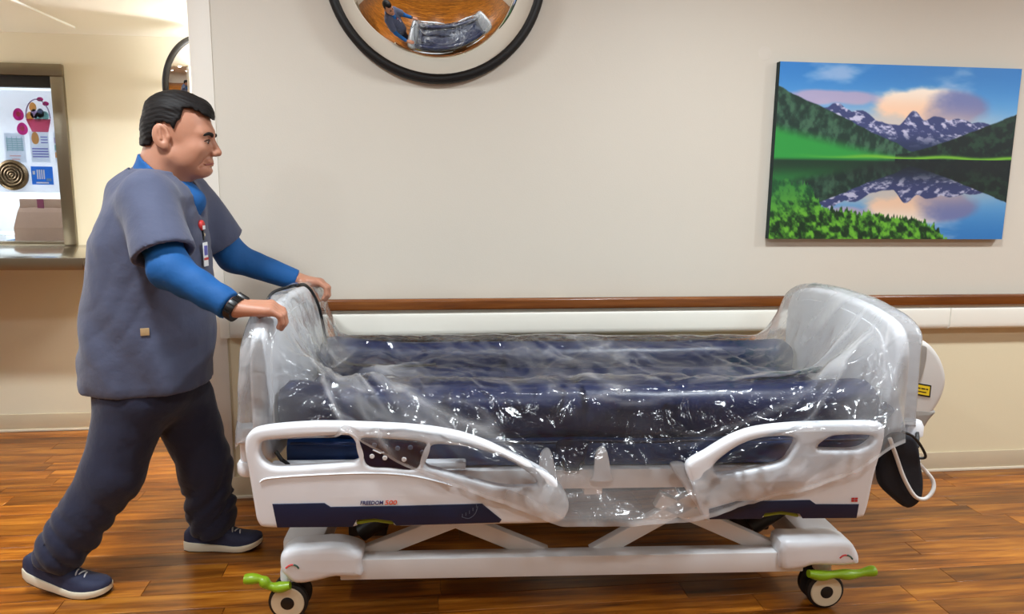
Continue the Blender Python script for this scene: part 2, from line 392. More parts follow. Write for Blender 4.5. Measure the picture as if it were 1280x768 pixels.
# recess with the reception window
WIN = (-3.35, -1.86, 1.035, 1.95)
wr = struct(box('wall_recess', M_recess, WIN[1], 2.0, FW, FW+.12, 0, 3.0))
box('wall_below_window', M_recess, -6.5, WIN[1], FW, FW+.12, 0, WIN[2], wr)
box('wall_above_window', M_recess, -6.5, WIN[1], FW, FW+.12, WIN[3], 3.0, wr)
box('wall_beside_window', M_recess, -6.5, WIN[0], FW, FW+.12, WIN[2], WIN[3], wr)
b2 = struct(box('baseboard_recess', M_base, -6.5, 2, FW-.007, FW, .012, .098, bevel=.002))
box('lip', M_caulk, -6.5, 2, FW-.013, FW-.0005, 0, .013, b2, bevel=.003)
cr_ = struct(box('ceiling_recess', M_ceil, -6.5, 2, WY+.14, FW, RZ, RZ+.1))
so = struct(box('wall_soffit', M_recess, -6.5, WX0, WY, WY+.14, RZ, 3.0))
struct(box('wall_recess_end', M_recess, 2.0, 2.1, WY+.14, FW+.12, 0, 3))
struct(box('ceiling', M_ceil, -6.5, 7, -2.6, WY, CEIL_Z, CEIL_Z+.1))
struct(box('wall_front', M_wall, -6.5, 7, -2.7, -2.6, 0, 3))
struct(box('wall_left', M_wall, -6.6, -6.5, -2.7, 6.6, 0, 3))
struct(box('wall_right', M_wall, 7.0, 7.1, -2.7, WY+.1, 0, 3))
# ceiling track of the recess
a_, b_ = onZ(15, 0, RZ-.004), onZ(88, 33, RZ-.004)
tr_ = empty('ceiling_track', ((a_[0]+b_[0])/2, 3.76, RZ)); tag(tr_, 'thin white track on the low ceiling above the reception counter', 'ceiling track')
box('channel', M_white, -.009, .009, -.33, .33, -.008, 0, tr_)
box('slot', M_caulk, -.003, .003, -.325, .325, -.0095, -.008, tr_)
# ceiling lamps (seen in the convex mirror)
for i, (lx, ly) in enumerate(DOWNLIGHTS):
    t = empty('ceiling_downlight', (lx, ly, CEIL_Z)); tag(t, 'round recessed ceiling light with a white ring, seen in the mirror', 'ceiling light', 'round lights in the corridor ceiling')
    MB().lathe([(.13, 0), (.16, 0), (.158, -.012), (.135, -.016), (.13, -.006)], 32).build('ring', M_white, t, smooth=True)
    MB().lathe([(0, -.001), (.131, -.001), (.131, -.004), (0, -.004)], 32).build('diffuser', M_lamp, t)
# ------------------------------------------------------------------ handrail and crash rail on the wall
hr = empty('handrail', (-.8, WY, .73)); tag(hr, 'stained wood handrail above a white crash panel along the cream wall', 'handrail')
def hx(X): return X+.8
prof = crv([(-.042, .124), (-.042, .158), (-.052, .166), (-.07, .166), (-.08, .158), (-.08, .124), (-.07, .118), (-.052, .118)], 4)
G = np.array([[(x, q[0], q[1]) for q in prof+[prof[0]]] for x in (hx(-.76), hx(7))])
MB().grid(G).add([(hx(-.76), q[0], q[1]) for q in prof], [tuple(range(len(prof)))]).build('wood_grip', M_woodrail, hr, smooth=True)
seam = onY(1184, 395, WY-.05)[0]
for (x0, x1) in ((-.795, seam-.001), (seam+.001, 5.0), (5.002, 7)):
    pr = [(-.03, .006), (-.058, .004), (-.068, .012), (-.07, .03), (-.07, .085), (-.068, .1), (-.058, .108), (-.03, .108)]
    G = np.array([[(hx(x), q[0], q[1]) for q in pr+[pr[0]]] for x in (x0, x1)])
    MB().grid(G).add([(hx(x0), q[0], q[1]) for q in pr], [tuple(range(8))]).add([(hx(x1), q[0], q[1]) for q in pr], [tuple(range(8))[::-1]]).build('crash_panel', M_rail, hr, bevel=.003)
box('end_cap', M_rail, hx(-.835), hx(-.796), -.068, 0, .004, .11, hr, bevel=.008)
box('top_strip', M_caulk, hx(-.79), hx(7), -.06, 0, .108, .116, hr)
for x in np.arange(-.6, 6.9, 1.2): box('bracket', M_caulk, hx(x)-.02, hx(x)+.02, -.045, 0, .1, .145, hr, bevel=.004)

# ------------------------------------------------------------------ convex mirrors
def convex_mirror(name, loc, R, depth, normal, label, rim):
    t = empty(name, loc); tag(t, label, 'mirror', 'black rimmed convex safety mirrors')
    q = Vector(normal).normalized().to_track_quat('Z', 'Y').to_matrix().to_4x4()
    rs = (R*R+depth*depth)/(2*depth); h0 = math.asin(min(1, R/rs)); pr = []
    for k in range(49): a = h0*(1-k/48); pr.append((rs*math.sin(a), rs*math.cos(a)-(rs-depth)))
    pr = [(r, h+.02) for r, h in pr]; pr[-1] = (0, depth+.02)
    MB().lathe(pr, 96, q).build('dome', M_mirror, t, smooth=True)
    ring = [(R*math.cos(a), R*math.sin(a), .018) for a in np.linspace(0, 2*math.pi, 97)[:-1]]
    o = MB().tube([tuple(q @ Vector(p)) for p in ring], rim, 12, True).build('rubber_rim', M_black, t, smooth=True)
    MB().lathe([(0, 0), (R*.97, 0), (R*.97, .015), (0, .015)], 64, q).build('backing_board', M_darkmetal, t)
    return t
convex_mirror('convex_mirror', (.075, WY-.002, 2.245), .43, .30, (0, -1, 0), 'large convex mirror with black rim high on the wall above the bed', .0225)
cm = onY(245, 102, 3.95)
convex_mirror('convex_mirror', tuple(cm), .205, .14, (.86, -.46, -.22), 'smaller convex mirror with black rim turned sideways beyond the wall corner', .015)
cmo = [o for o in COL.objects if o.name.startswith('convex_mirror')][-1]
MB().tube([(-.01, .0, 0), (-.10, .12, .02), (-.10, FW-cm[1]-.004, .02)], .012, 10).build('wall_bracket', M_darkmetal, cmo, smooth=True)
# small wall mark beside the canvas
c = onY(956, 67, WY-.0005); 
tag(MB().lathe([(0, 0), (.028, 0), (.03, -.0005)], 24, Matrix.Translation((c[0], WY-.0006, c[2])) @ Matrix.Rotation(math.pi/2, 4, 'X')).build('wall_patch', mat('patch_paint', (216, 209, 196), .6), None), 'faint round paint patch on the wall above the canvas print', 'paint patch')

# ------------------------------------------------------------------ canvas print
TL, TR, BL, BR = [onY(x, y, WY-.035) for x, y in ((976, 77), (1277.5, 86), (960, 299), (1252.5, 299))]
px0, px1, pz0, pz1 = (TL[0]+BL[0])/2, (TR[0]+BR[0])/2, (BL[2]+BR[2])/2, (TL[2]+TR[2])/2
PW, PH = px1-px0, pz1-pz0
pic = empty('canvas_print', (px0, WY, pz0)); tag(pic, 'unframed canvas print of mountains mirrored in a lake on the wall', 'picture')
nx, ny = 420, 280
U, Vv = np.meshgrid(np.linspace(0, 1, nx), np.linspace(0, 1, ny), indexing='ij')
def vn(x, y, seed=0, oc=5):
    r = np.random.default_rng(seed); o = 0; a = 1
    for k in range(oc):
        T = r.random((64, 64)); fx, fy = x*2**k, y*2**k; i, j = np.floor(fx).astype(int), np.floor(fy).astype(int); u_, v_ = fx-i, fy-j
        u_ = u_*u_*(3-2*u_); v_ = v_*v_*(3-2*v_); i %= 64; j %= 64; i2, j2 = (i+1) % 64, (j+1) % 64
        o = o+a*((T[i, j]*(1-u_)+T[i2, j]*u_)*(1-v_)+(T[i, j2]*(1-u_)+T[i2, j2]*u_)*v_); a *= .5
    return o/1.94
def lerp(a, b, t): return a+(b-a)*t[..., None] if np.ndim(t) else a+(b-a)*t
def sm(x, a, b): t = np.clip((x-a)/(b-a), 0, 1); return t*t*(3-2*t)
def landscape(u, v):         # u right, v up, horizon at .47
    A = lambda *c: np.array(c, float)
    def sky(u, v):
        c = lerp(A(120, 185, 235), A(50, 130, 205), sm(v, .6, 1.0))
        n = vn(u*4, v*7, 3); c = lerp(c, A(205, 215, 240), sm(n, .55, .8)*.6)
        m = np.exp(-(((u-.60)/.27)**2+((v-.78+.06*(u-.58))/.13)**2))*(.45+1.1*vn(u*6, v*9, 5)); m = sm(m, .34, .60)
        cc = lerp(A(255, 214, 182), A(255, 242, 226), sm(v, .74, .88)); cc = lerp(cc, A(104, 118, 178), sm(u+.35*(vn(u*6, v*6, 8)-.5)-.8*(v-.78), .60, .80)*.9)
        c = lerp(c, cc, m)
        m2 = sm(np.exp(-(((u-.22)/.22)**2+((v-.81)/.05)**2))*(.5+vn(u*8, v*9, 9)), .3, .7); c = lerp(c, A(190, 170, 200), m2*.85)
        m3 = np.exp(-(((u-.5)/.4)**2+((v-.68)/.07)**2)); return lerp(c, A(255, 214, 180), np.clip(m3, 0, 1)*.7)
    def land(u, v, refl):
        ridge = .705+.03*(vn(u*9, u*0, 21)-.5)*2+.02*np.abs(np.sin(u*31))-.02*sm(u, .6, .9)+.05*np.exp(-((u-.24)/.12)**2)+.03*np.exp(-((u-.56)/.03)**2)-.05*np.exp(-((u-.47)/.06)**2)
        n = vn(u*40+v*14, v*46, 31); mt = lerp(A(60, 70, 120), A(200, 200, 228), sm(n, .52, .72)); mt = lerp(A(36, 50, 86), mt, sm(v, .52, .64))
        c = mt; a = sm(ridge-v, 0, .008)
        l1 = .87-.62*u**1.02+.02*(vn(u*18, u*0, 41)-.5); l1 = np.maximum(l1, .48)
        n2 = vn(u*50, v*24, 51); g = lerp(A(20, 50, 42), A(62, 102, 78), sm(n2, .35, .75)); g = lerp(A(40, 150, 62), g, sm(v-.62+.33*u, -.02, .06))
        k = sm(l1-v, 0, .01)*(u < .62); c = lerp(c, g, k); a = np.maximum(a, k)
        r1 = .505+.24*np.clip((u-.52)/.48, 0, 1)**1.25+.012*(vn(u*30, u*0, 61)-.5)
        g2 = lerp(A(10, 30, 30), A(34, 66, 48), sm(vn(u*44, v*34, 71), .4, .8)); k = sm(r1-v, 0, .01)*(u > .5); c = lerp(c, g2, k); a = np.maximum(a, k)
        if not refl: c = lerp(c, A(118, 186, 52), np.exp(-((v-.478-.006*np.sin(u*20))/.011)**2)*sm(u, .0, .5))
        return c, a
    c = sky(u, v); L_, a = land(u, v, False); c = lerp(c, L_, a)
    vr = .47+(.47-v)*1.08; cr2 = sky(u, np.clip(vr, 0, 1)); L2, a2 = land(u, vr, True); wt = lerp(cr2, L2, a2)*.9
    wt = lerp(wt, A(14, 26, 30), sm(.47-v, .0, .02)*np.exp(-((.45-v)/.09)**2)*.75)
    c = np.where((v < .47)[..., None], wt, c)
    gr = np.interp(u, [0, .1, .16, .21, .3, .45, .6, .7, .77, 1], [.36, .34, .31, .20, .17, .165, .13, .09, -.01, -.1])+.03*(vn(u*22, u*0, 81)-.5)+.06*(vn(u*160, u*0, 91, 3)-.5)
    n3 = vn(u*60+v*10, v*34, 95, 4); gc = lerp(A(8, 44, 18), A(104, 176, 48), sm(n3, .3, .72)); gc = lerp(gc, A(26, 104, 60), sm(v-.3*u, .05, .3)*.6)
    return lerp(c, gc, sm(gr-v, 0, .012))
rgb = np.clip(landscape(U, Vv), 0, 255)
xs = np.concatenate([[0], np.linspace(0, 1, nx), [1]])
G = np.zeros((nx, ny, 3)); G[..., 0] = U*PW; G[..., 2] = Vv*PH; G[..., 1] = -.0355
mb = MB().grid(G, True)
me = bpy.data.meshes.new('printed_face'); me.from_pydata(mb.v, [], mb.f); me.update()
ca = me.color_attributes.new('print', 'FLOAT_COLOR', 'POINT')
lin = np.where(rgb/255 <= .04045, rgb/255/12.92, ((rgb/255+.055)/1.055)**2.4).reshape(-1, 3)
ca.data.foreach_set('color', np.concatenate([lin, np.ones((len(lin), 1))], 1).astype(np.float32).ravel())
m = bpy.data.materials.new('canvas_ink'); m.use_nodes = True; at = m.node_tree.nodes.new('ShaderNodeAttribute'); at.attribute_name = 'print'
m.node_tree.links.new(at.outputs['Color'], m.node_tree.nodes['Principled BSDF'].inputs['Base Color']); m.node_tree.nodes['Principled BSDF'].inputs['Roughness'].default_value = .5
me.materials.append(m); o = bpy.data.objects.new('printed_face', me); COL.objects.link(o); o.parent = pic
box('canvas_edge', mat('canvas_side', (20, 44, 44), .7), 0, PW, -.035, -.003, 0, PH, pic)

# ------------------------------------------------------------------ reception window, counter and what shows through
def wx(x, y, Y=FW): p = onY(x, y, Y); return p[0], p[2]
zt = wx(40, 80)[1]; zh = wx(40, 95)[1]; zg = wx(40, 110, FW+.05)[1]
wn = struct(empty('window_1', (-2.6, FW, 1.035)))
def wbox(name, m, x0, x1, y0, y1, z0, z1, parent=wn, bevel=.003): return box(name, m, x0+2.6, x1+2.6, y0, y1, z0-1.035, z1-1.035, parent, bevel)
wbox('frame_header', M_steel, -3.42, -1.825, -.03, .005, zh, zt)
wbox('frame_jamb', M_steel, -1.888, -1.825, -.022, .005, 1.035, zh)
wbox('frame_jamb', M_steel, -3.42, -3.357, -.022, .005, 1.035, zh)
wbox('header_shade', M_darkmetal, -3.35, -1.88, .006, .06, zg, 1.95)  # dark strip stands in for the shade of the recess above the pane
wbox('inner_jamb', M_steel, -1.90, -1.862, .006, .115, 1.035, 1.95)
wbox('sill_rail', M_steel, -3.35, -1.89, .006, .05, 1.037, 1.052)
wbox('pane', M_glass, -3.35, -1.90, .058, .064, 1.052, zg, bevel=0)
# speaking grille set into the glass
gx, gz = wx(16, 219, FW+.05)
M_bronze = mat('bronze_metal', (112, 100, 82), .38, 1)
gr = empty('speaking_grille', (gx, FW+.055, gz)); tag(gr, 'round metal speaking grille with concentric rings in the window', 'grille')
RX = Matrix.Rotation(math.pi/2, 4, 'X')
MB().lathe([(.0, -.002), (.078, -.002), (.08, .012), (.066, .02), (.06, .012), (0, .008)], 48, RX).build('plate', M_bronze, gr, smooth=True)
for r in (.052, .036, .021, .007): MB().tube([(r*math.cos(a), -.013, r*math.sin(a)) for a in np.linspace(0, 2*math.pi, 33)[:-1]], .0055 if r > .01 else .007, 8, True).build('ring', M_bronze, gr, smooth=True)
# notices on the glass
GY = FW+.066
def sheet(name, x0, y0, x1, y1, m, label, cat, dy=0, group=None):
    X0, Z1 = wx(x0, y0, GY); X1, Z0 = wx(x1, y1, GY); t = empty(name, (X0, GY+dy, Z0)); tag(t, label, cat, group)
    box('sheet', m, 0, X1-X0, 0, .0012, 0, Z1-Z0, t); t['w'] = X1-X0; t['h'] = Z1-Z0; return t
def mark(t, m, u0, v0, u1, v1, name='printed_line', dy=-.0006):
    W_, H_ = t['w'], t['h']; box(name, m, u0*W_, u1*W_, dy, dy+.0004, v0*H_, v1*H_, t)
M_c1 = mat('pale_teal_print', (200, 228, 230), .7); M_c2 = mat('violet_print', (176, 176, 232), .7); M_c3 = mat('pale_red_print', (246, 212, 208), .7)
M_c4 = mat('sky_blue_print', (96, 178, 240), .7); M_pink = mat('pink_print', (236, 110, 192), .7); M_rose = mat('rose_print', (248, 160, 190), .7)
M_mint = mat('mint_print', (176, 214, 212), .7); M_lilac = mat('lilac_print', (214, 202, 228), .7); M_gold = mat('gold_print', (248, 212, 156), .7); M_grey = mat('grey_print', (150, 160, 180), .7)
M_film2 = mat('white_window_poster', (246, 248, 252), .9)
for mm_ in (M_film2, M_paper, M_c1, M_c2, M_c3, M_c4, M_pink, M_rose, M_mint, M_lilac, M_gold, M_grey):
    nt_ = mm_.node_tree; tl_ = nt_.nodes.new('ShaderNodeBsdfTranslucent'); tl_.inputs[0].default_value = mm_.node_tree.nodes['Principled BSDF'].inputs['Base Color'].default_value[:]; mx_ = nt_.nodes.new('ShaderNodeMixShader'); mx_.inputs[0].default_value = .35 if mm_ is M_film2 else .72
    nt_.links.new(nt_.nodes['Principled BSDF'].outputs[0], mx_.inputs[1]); nt_.links.new(tl_.outputs[0], mx_.inputs[2]); nt_.links.new(mx_.outputs[0], nt_.nodes['Material Output'].inputs[0])
big = sheet('window_poster', -60, 111, 79, 241, M_film2, 'large white backing poster covering the upper part of the reception window', 'poster', .006)
s1 = sheet('paper_notice', 4, 166, 33, 203, M_paper, 'paper notice with a pale teal table below the pink eggs', 'notice', .002, 'notices in the reception window')
for i in range(6): mark(s1, M_c1, .08, .40+.075*i, .92, .44+.075*i)
for i in range(4): mark(s1, M_c1, .12+.24*i, .38, .15+.24*i, .88, dy=-.0011)
mark(s1, M_c3, .2, .2, .75, .24); mark(s1, M_c3, .3, .08, .7, .12)
s2 = sheet('paper_notice', 36, 164, 63, 203, M_paper, 'paper notice with violet lines and an orange egg below the basket', 'notice', .002, 'notices in the reception window')
for i in range(3): mark(s2, M_c2, .58, .62+.09*i, .95, .655+.09*i)
for i in range(4): mark(s2, M_c2, .08, .16+.085*i, .94, .20+.085*i)
def eggdisc(t, m, cx, cz, rx, rz, dy, name):
    pts = [(cx+rx*math.cos(a)*(1-.12*math.sin(a)), dy, cz+rz*math.sin(a)) for a in np.linspace(0, 2*math.pi, 25)[:-1]]
    MB().add(pts+[(p[0], p[1]+.0008, p[2]) for p in pts], [tuple(range(24)), tuple(range(24, 48))[::-1]]+[(i, (i+1) % 24, 24+(i+1) % 24, 24+i) for i in range(24)]).build(name, m, t)
eggdisc(s2, M_gold, .3*s2['w'], .78*s2['h'], .2*s2['w'], .2*s2['h'], -.0015, 'printed_egg')
s3 = sheet('paper_notice', 66, 165, 77, 203, M_paper, 'narrow paper notice with coloured blocks beside the window jamb', 'notice', .002, 'notices in the reception window')
for k, mm in enumerate((M_gold, M_mint, M_lilac)): mark(s3, mm, .05, .15+.24*k, .7, .33+.24*k, 'printed_block')
s4 = sheet('paper_notice', 38, 208, 67, 231, M_c4, 'bright blue paper calendar beside the speaking grille', 'notice', .002, 'notices in the reception window')
for i in range(4): mark(s4, M_white, .26+.1*i, .3, .32+.1*i, .82)
mark(s4, M_white, .06, .55, .18, .75); mark(s4, M_white, .2, .06, .78, .14); mark(s4, M_c1, .68, .2, .92, .34)
for (x, y, lab) in ((23, 143, 'pink paper egg, the upper of two, beside the paper basket'), (28, 161, 'pink paper egg, the lower of two, beside the paper basket')):
    X, Z = wx(x, y, GY); t = empty('paper_egg', (X, GY, Z)); tag(t, lab, 'paper egg', 'pink paper eggs'); eggdisc(t, M_pink, 0, 0, .027, .032, -.001, 'cutout'); eggdisc(t, M_rose, 0, .002, .012, .014, -.002, 'printed_spot')
X, Z = wx(48, 150, GY); bk = empty('paper_basket', (X, GY, Z)); tag(bk, 'paper cutout of a pink basket of coloured eggs on the window', 'paper cutout')
k_ = 1/225
pol = [(-14, 1), (14, 1), (10, -14), (-8, -14)]
MB().add([(a*k_, -.002, b*k_) for a, b in pol]+[(a*k_, -.001, b*k_) for a, b in pol], [(0, 1, 2, 3), (7, 6, 5, 4), (0, 1, 5, 4), (1, 2, 6, 5), (2, 3, 7, 6), (3, 0, 4, 7)]).build('basket_body', M_rose, bk)
MB().tube([(13.5*k_*math.cos(a), -.0015, (2+22*math.sin(a))*k_) for a in np.linspace(0, math.pi, 19)], .003, 6).build('basket_handle', M_lilac, bk)
for (x, y, mm) in ((-9, 4, M_gold), (-4, 7, M_lilac), (3, 8, M_grey), (8, 5, M_mint), (0, 3, M_mint), (-5, 15, M_gold)): eggdisc(bk, mm, x*k_, y*k_, .018, .024, -.0012, 'printed_egg')
for (x, y, s_) in ((4, 24, 1), (10, 19, 1)): eggdisc(bk, M_pink, x*k_, y*k_, .016, .011, -.003, 'bow_loop')
# stainless counter
ct = empty('reception_counter', (-2.4, 3.6, .98)); tag(ct, 'stainless steel counter shelf below the reception window', 'counter')
cx1 = -1.49+2.4; cz0, cz1 = wx(50, 338, 3.6)[1]-.98, 1.034-.98
box('counter_top', M_steeltop, -1.6, cx1, .012, FW-3.6-.002, cz1-.012, cz1, ct, bevel=.002)
box('front_edge', M_steel, -1.6, cx1-.03, 0, .0118, cz0, cz1, ct, bevel=.002)
box('corner_edge', M_steeltop, cx1-.029, cx1, -.001, .0118, cz0, cz1, ct, bevel=.002)
box('side_edge', M_steel, cx1-.012, cx1, .013, FW-3.6-.002, cz0, cz1-.0125, ct)
box('underside', M_darkmetal, -1.6, cx1-.013, .013, FW-3.6-.002, cz1-.03, cz1-.0125, ct)
# office behind the glass
M_off = mat('office_wall_paint', (214, 220, 226), .8); M_desk = mat('office_desk', (214, 218, 222), .5); M_off_blue = mat('office_blue', (52, 84, 118), .6)
struct(box('wall_office', M_off, -6.5, 2, 6.5, 6.6, 0, 3)); struct(box('wall_office_side', M_off, -1.3, -1.2, FW+.12, 6.5, 0, 3)); struct(box('ceiling_office', M_ceil, -6.5, -1.2, FW+.12, 6.5, 2.4, 2.5))
dk = empty('office_desk', (-2.6, 4.9, 0)); tag(dk, 'pale desk inside the office behind the reception window', 'desk')
box('desk_top', M_desk, -1.2, 1.1, -.46, .5, 1.0, 1.03, dk, bevel=.004); box('desk_panel', M_desk, -1.15, 1.05, .3, .33, 0, .999, dk); box('leg', M_desk, -1.15, -1.1, -.4, .29, 0, .999, dk); box('leg', M_desk, 1.0, 1.05, -.4, .29, 0, .999, dk)
mn = empty('monitor', (-2.9, 5.2, 1.03)); tag(mn, 'dark computer monitor on the office desk behind the window', 'monitor')
box('screen', M_off_blue, -.2, .2, 0, .03, .1, .36, mn, bevel=.006); box('stand', M_darkmetal, -.03, .03, .01, .04, 0, .1, mn); box('foot', M_darkmetal, -.1, .1, -.06, .1, 0, .012, mn)
cb = empty('office_cabinet', (-1.9, 6.1, 0)); tag(cb, 'dark blue cabinet against the far office wall', 'cabinet')
box('body', M_off_blue, -.35, .35, 0, .38, 0, 1.26, cb, bevel=.006); box('door', M_off_blue, -.34, -.005, -.018, -.001, .05, 1.24, cb, bevel=.003); box('door', M_off_blue, .005, .34, -.018, -.001, .05, 1.24, cb, bevel=.003)
tray = empty('paper_tray', (-2.42, 4.62, 1.03)); tag(tray, 'blue paper tray on the office desk beside the paper bag', 'tray')
box('base', M_off_blue, -.12, .12, -.1, .1, 0, .008, tray); box('rim', M_desk, -.12, .12, -.108, -.1, 0, .045, tray); box('papers', M_paper, -.1, .1, -.09, .09, .008, .03, tray)
# kraft bag standing on the desk
x0, z0 = wx(28, 302, 4.56); x1, z1 = wx(84, 249, 4.56)
bg = empty('paper_bag', ((x0+x1)/2, 4.56, 1.03)); tag(bg, 'brown paper bag with folded top and maroon tape behind the window', 'bag')
hw = (x1-x0)/2; hh = z1-1.03
def bagsec(z, wd, dp, n=5):
    e = [(-wd, -dp), (-wd*.4, -dp*1.08), (wd*.4, -dp*1.04), (wd, -dp), (wd*.94, 0), (wd, dp), (-wd, dp), (-wd*.93, 0)]; return [(a, b, z) for a, b in e]
S_ = [bagsec(0, hw, .075), bagsec(hh*.35, hw*.99, .08), bagsec(hh*.7, hw*.9, .05), bagsec(hh*.92, hw*.84, .014), bagsec(hh, hw*.83, .01)]
G = np.array([s+[s[0]] for s in S_]); MB().grid(G).add(S_[0], [tuple(range(8))[::-1]]).add(S_[-1], [tuple(range(8))]).build('bag_body', M_kraft, bg)
box('folded_flap', M_kraft, -hw*.84, hw*.84, -.035, -.018, hh*.78, hh*1.0, bg, bevel=.004); box('tape', M_maroon, -.015, .02, -.038, -.0355, hh*.7, hh*1.0, bg)

# ================================================================== THE BED
bed = empty('hospital_bed', tuple(BO), BA); tag(bed, 'white hospital bed on casters with lowered side rails, wrapped in plastic', 'bed')
BL_ = 2.003; BW = .875
def arch(n=10, x0=0., x1=BW, zt=1.006, zs=.90):
    return None
board = crv([(.0, .60), (-.012, .72), (-.01, .86), (.02, .935), (.09, .972), (.25, .995), (.46, 1.003), (.65, .995), (.79, .972), (.855, .935), (.885, .86), (.887, .72), (.875, .60), (.79, .52), (.46, .505), (.10, .52)], 6)
inner = lambda k: [(.46+(p[0]-.46)*k, .76+(p[1]-.76)*k*.97) for p in board]
def endboard(name, u, s):
    fv = (lambda P: P) if u < 1 else (lambda P: [(.037+p[0]*.95, p[1]) for p in P])
    b = slab(name, [fv(board)], .046, .02, VZ(u), M_bed, bed, res=3)
    sub = slab('inset_panel', [fv(inner(.84))], .006, .002, VZ(u+s*.0242), M_bed, b)
    return b
hbd = endboard('headboard', 0, 1); fbd = endboard('footboard', BL_, -1)
def px5(L): return [(280+.375*a, 520+.375*b) for a, b in L]
def px6(L): return [(740+.375*a, 500+.375*b) for a, b in L]
SV = -.085                       # side rail plane
def tr(L, v=SV-.02): return [bv(x, y, v) for x, y in L]
def cm2(L, v=SV-.02, n=5): return crv(tr(L, v), n)
# ---- near side rail by the headboard
o1 = px5([(150, 377), (112, 360), (98, 300), (80, 190), (67, 110), (78, 64), (130, 40), (300, 26), (480, 29), (640, 38), (760, 55), (860, 85), (960, 130), (1060, 182), (1120, 232), (1150, 292), (1142, 335), (1108, 358), (1000, 363), (700, 369), (575, 371), (560, 352), (500, 343), (445, 350), (434, 373), (300, 375)])
h1 = px5([(117, 112), (135, 86), (250, 76), (390, 68), (425, 76), (443, 110), (449, 140), (430, 158), (330, 168), (190, 175), (145, 166), (122, 142)])
h2 = px5([(457, 88), (480, 78), (570, 84), (655, 92), (671, 106), (655, 150), (630, 177), (550, 172), (488, 167), (468, 140)])
h3 = px5([(700, 100), (760, 101), (840, 112), (950, 152), (1030, 207), (1046, 232), (1020, 240), (920, 238), (820, 214), (720, 186), (672, 168), (680, 125)])
rail1 = slab('side_rail', [cm2(o1), cm2(h1), cm2(h2), cm2(h3)], .042, .014, UZ(SV), M_bed, bed, res=3)
FV = SV-.0225                    # front face of the rail
cp = slab('control_panel', [cm2(px5([(452, 84), (480, 75), (570, 81), (658, 89), (675, 106), (655, 154), (632, 181), (550, 175), (485, 170), (464, 140)]))], .012, .003, UZ(SV-.012), M_panel, rail1, label='dark control panel with pale buttons')
for (x, y) in ((465, 571), (481, 573), (468, 557), (482, 559), (497, 561), (513, 560), (505, 575), (528, 566)):
    a = bv(x, y, SV-.02); MB().lathe([(0, .002), (.006, .002), (.0075, 0)], 12, Matrix.Translation((a[0], SV-.0185, a[1])) @ Matrix.Rotation(math.pi/2, 4, 'X')).build('button', M_white if y > 569 else M_grey, rail1)
P_ = [bv(x, y, SV-.02) for x, y in ((466, 563), (471, 565), (475, 567), (480, 566))]
MB().tube([(a, SV-.019, b) for a, b in P_], .0022, 6).build('panel_symbol', M_white, rail1)
stripe = tr(px5([(162, 293), (335, 290), (356, 303), (600, 299), (860, 292), (925, 345), (918, 355), (575, 365), (560, 349), (500, 341), (442, 346), (430, 369), (178, 371)]))
slab('navy_stripe', [stripe], .004, .0012, UZ(FV), M_navyplastic, rail1, label='navy stripe along the side rail')
slab('release_handle', [cm2(px5([(440, 357), (470, 349), (500, 347), (545, 349), (562, 357), (558, 365), (500, 358), (446, 366)]))], .03, .003, UZ(SV), M_olive, rail1, label='olive green release handle')
P_ = [bv(x, y, FV) for x, y in px5([(120, 222), (150, 209), (300, 198), (480, 192), (620, 200), (720, 222), (760, 234)])]
MB().tube([(a, FV+.002, b) for a, b in crv(P_, 5, False)], .0045, 8, flat=.6).build('moulded_crease', M_bed, rail1, smooth=True)
# angle gauge printed on the stripe
P_ = [bv(x, y, FV) for x, y in ((577, 646), (586, 648), (594, 642), (597, 633))]
MB().tube([(a, FV-.002, b) for a, b in crv(P_, 4, False)], .0012, 5).build('angle_gauge', M_grey, rail1)
for k in range(5):
    a = bv(578+4.4*k, 644-1.2*k-.5*k*k*.9, FV); MB().box(a[0]-.0012, a[0]+.0012, FV-.0026, FV-.0018, a[1]-.006, a[1]+.004).build('gauge_tick', M_grey, rail1)
def TF(u, z, v): return Matrix(((1, 0, 0, u), (0, 0, -1, v), (0, 1, 0, z), (0, 0, 0, 1)))
a = bv(450, 630.5, FV); b = bv(479, 630.5, FV); c = bv(480.5, 629.5, FV); d = bv(496, 629.5, FV)
text('lettering', 'FREEDOM', .0165, TF(a[0], a[1]-.002, FV-.0006), M_navyprint, rail1, width=b[0]-a[0], shear=.15, bold=.0003, label='navy word FREEDOM')
text('lettering', '500', .019, TF(c[0], c[1]-.004, FV-.0006), M_orange, rail1, width=d[0]-c[0], shear=.15, bold=.0003, label='orange number 500')
# ---- near side rail by the footboard
o2 = px6([(400, 399), (372, 385), (345, 310), (318, 238), (330, 207), (380, 178), (470, 125), (560, 96), (700, 82), (850, 78), (945, 78), (978, 92), (974, 150), (945, 250), (918, 370), (893, 397), (800, 398), (705, 398), (690, 382), (630, 373), (575, 380), (565, 398)])
hA = px6([(408, 228), (425, 203), (490, 157), (560, 132), (650, 124), (684, 138), (665, 180), (635, 212), (540, 235), (440, 252), (415, 246)])
hB = px6([(758, 165), (785, 133), (830, 121), (925, 121), (942, 133), (905, 163), (850, 170)])
rail2 = slab('side_rail', [cm2(o2), cm2(hA), cm2(hB)], .042, .014, UZ(SV), M_bed, bed, res=3)
slab('navy_stripe', [tr(px6([(389, 364), (480, 338), (725, 333), (745, 347), (888, 347), (880, 393), (700, 394), (690, 379), (630, 370), (575, 377), (563, 395), (391, 397)]))], .004, .0012, UZ(FV), M_navyplastic, rail2, label='navy stripe along the side rail')
slab('release_handle', [cm2(px6([(572, 386), (600, 378), (635, 376), (675, 379), (690, 387), (686, 394), (630, 386), (576, 394)]))], .03, .003, UZ(SV), M_olive, rail2, label='olive green release handle')
a = bv(740+.375*864, 500+.375*340, FV); 
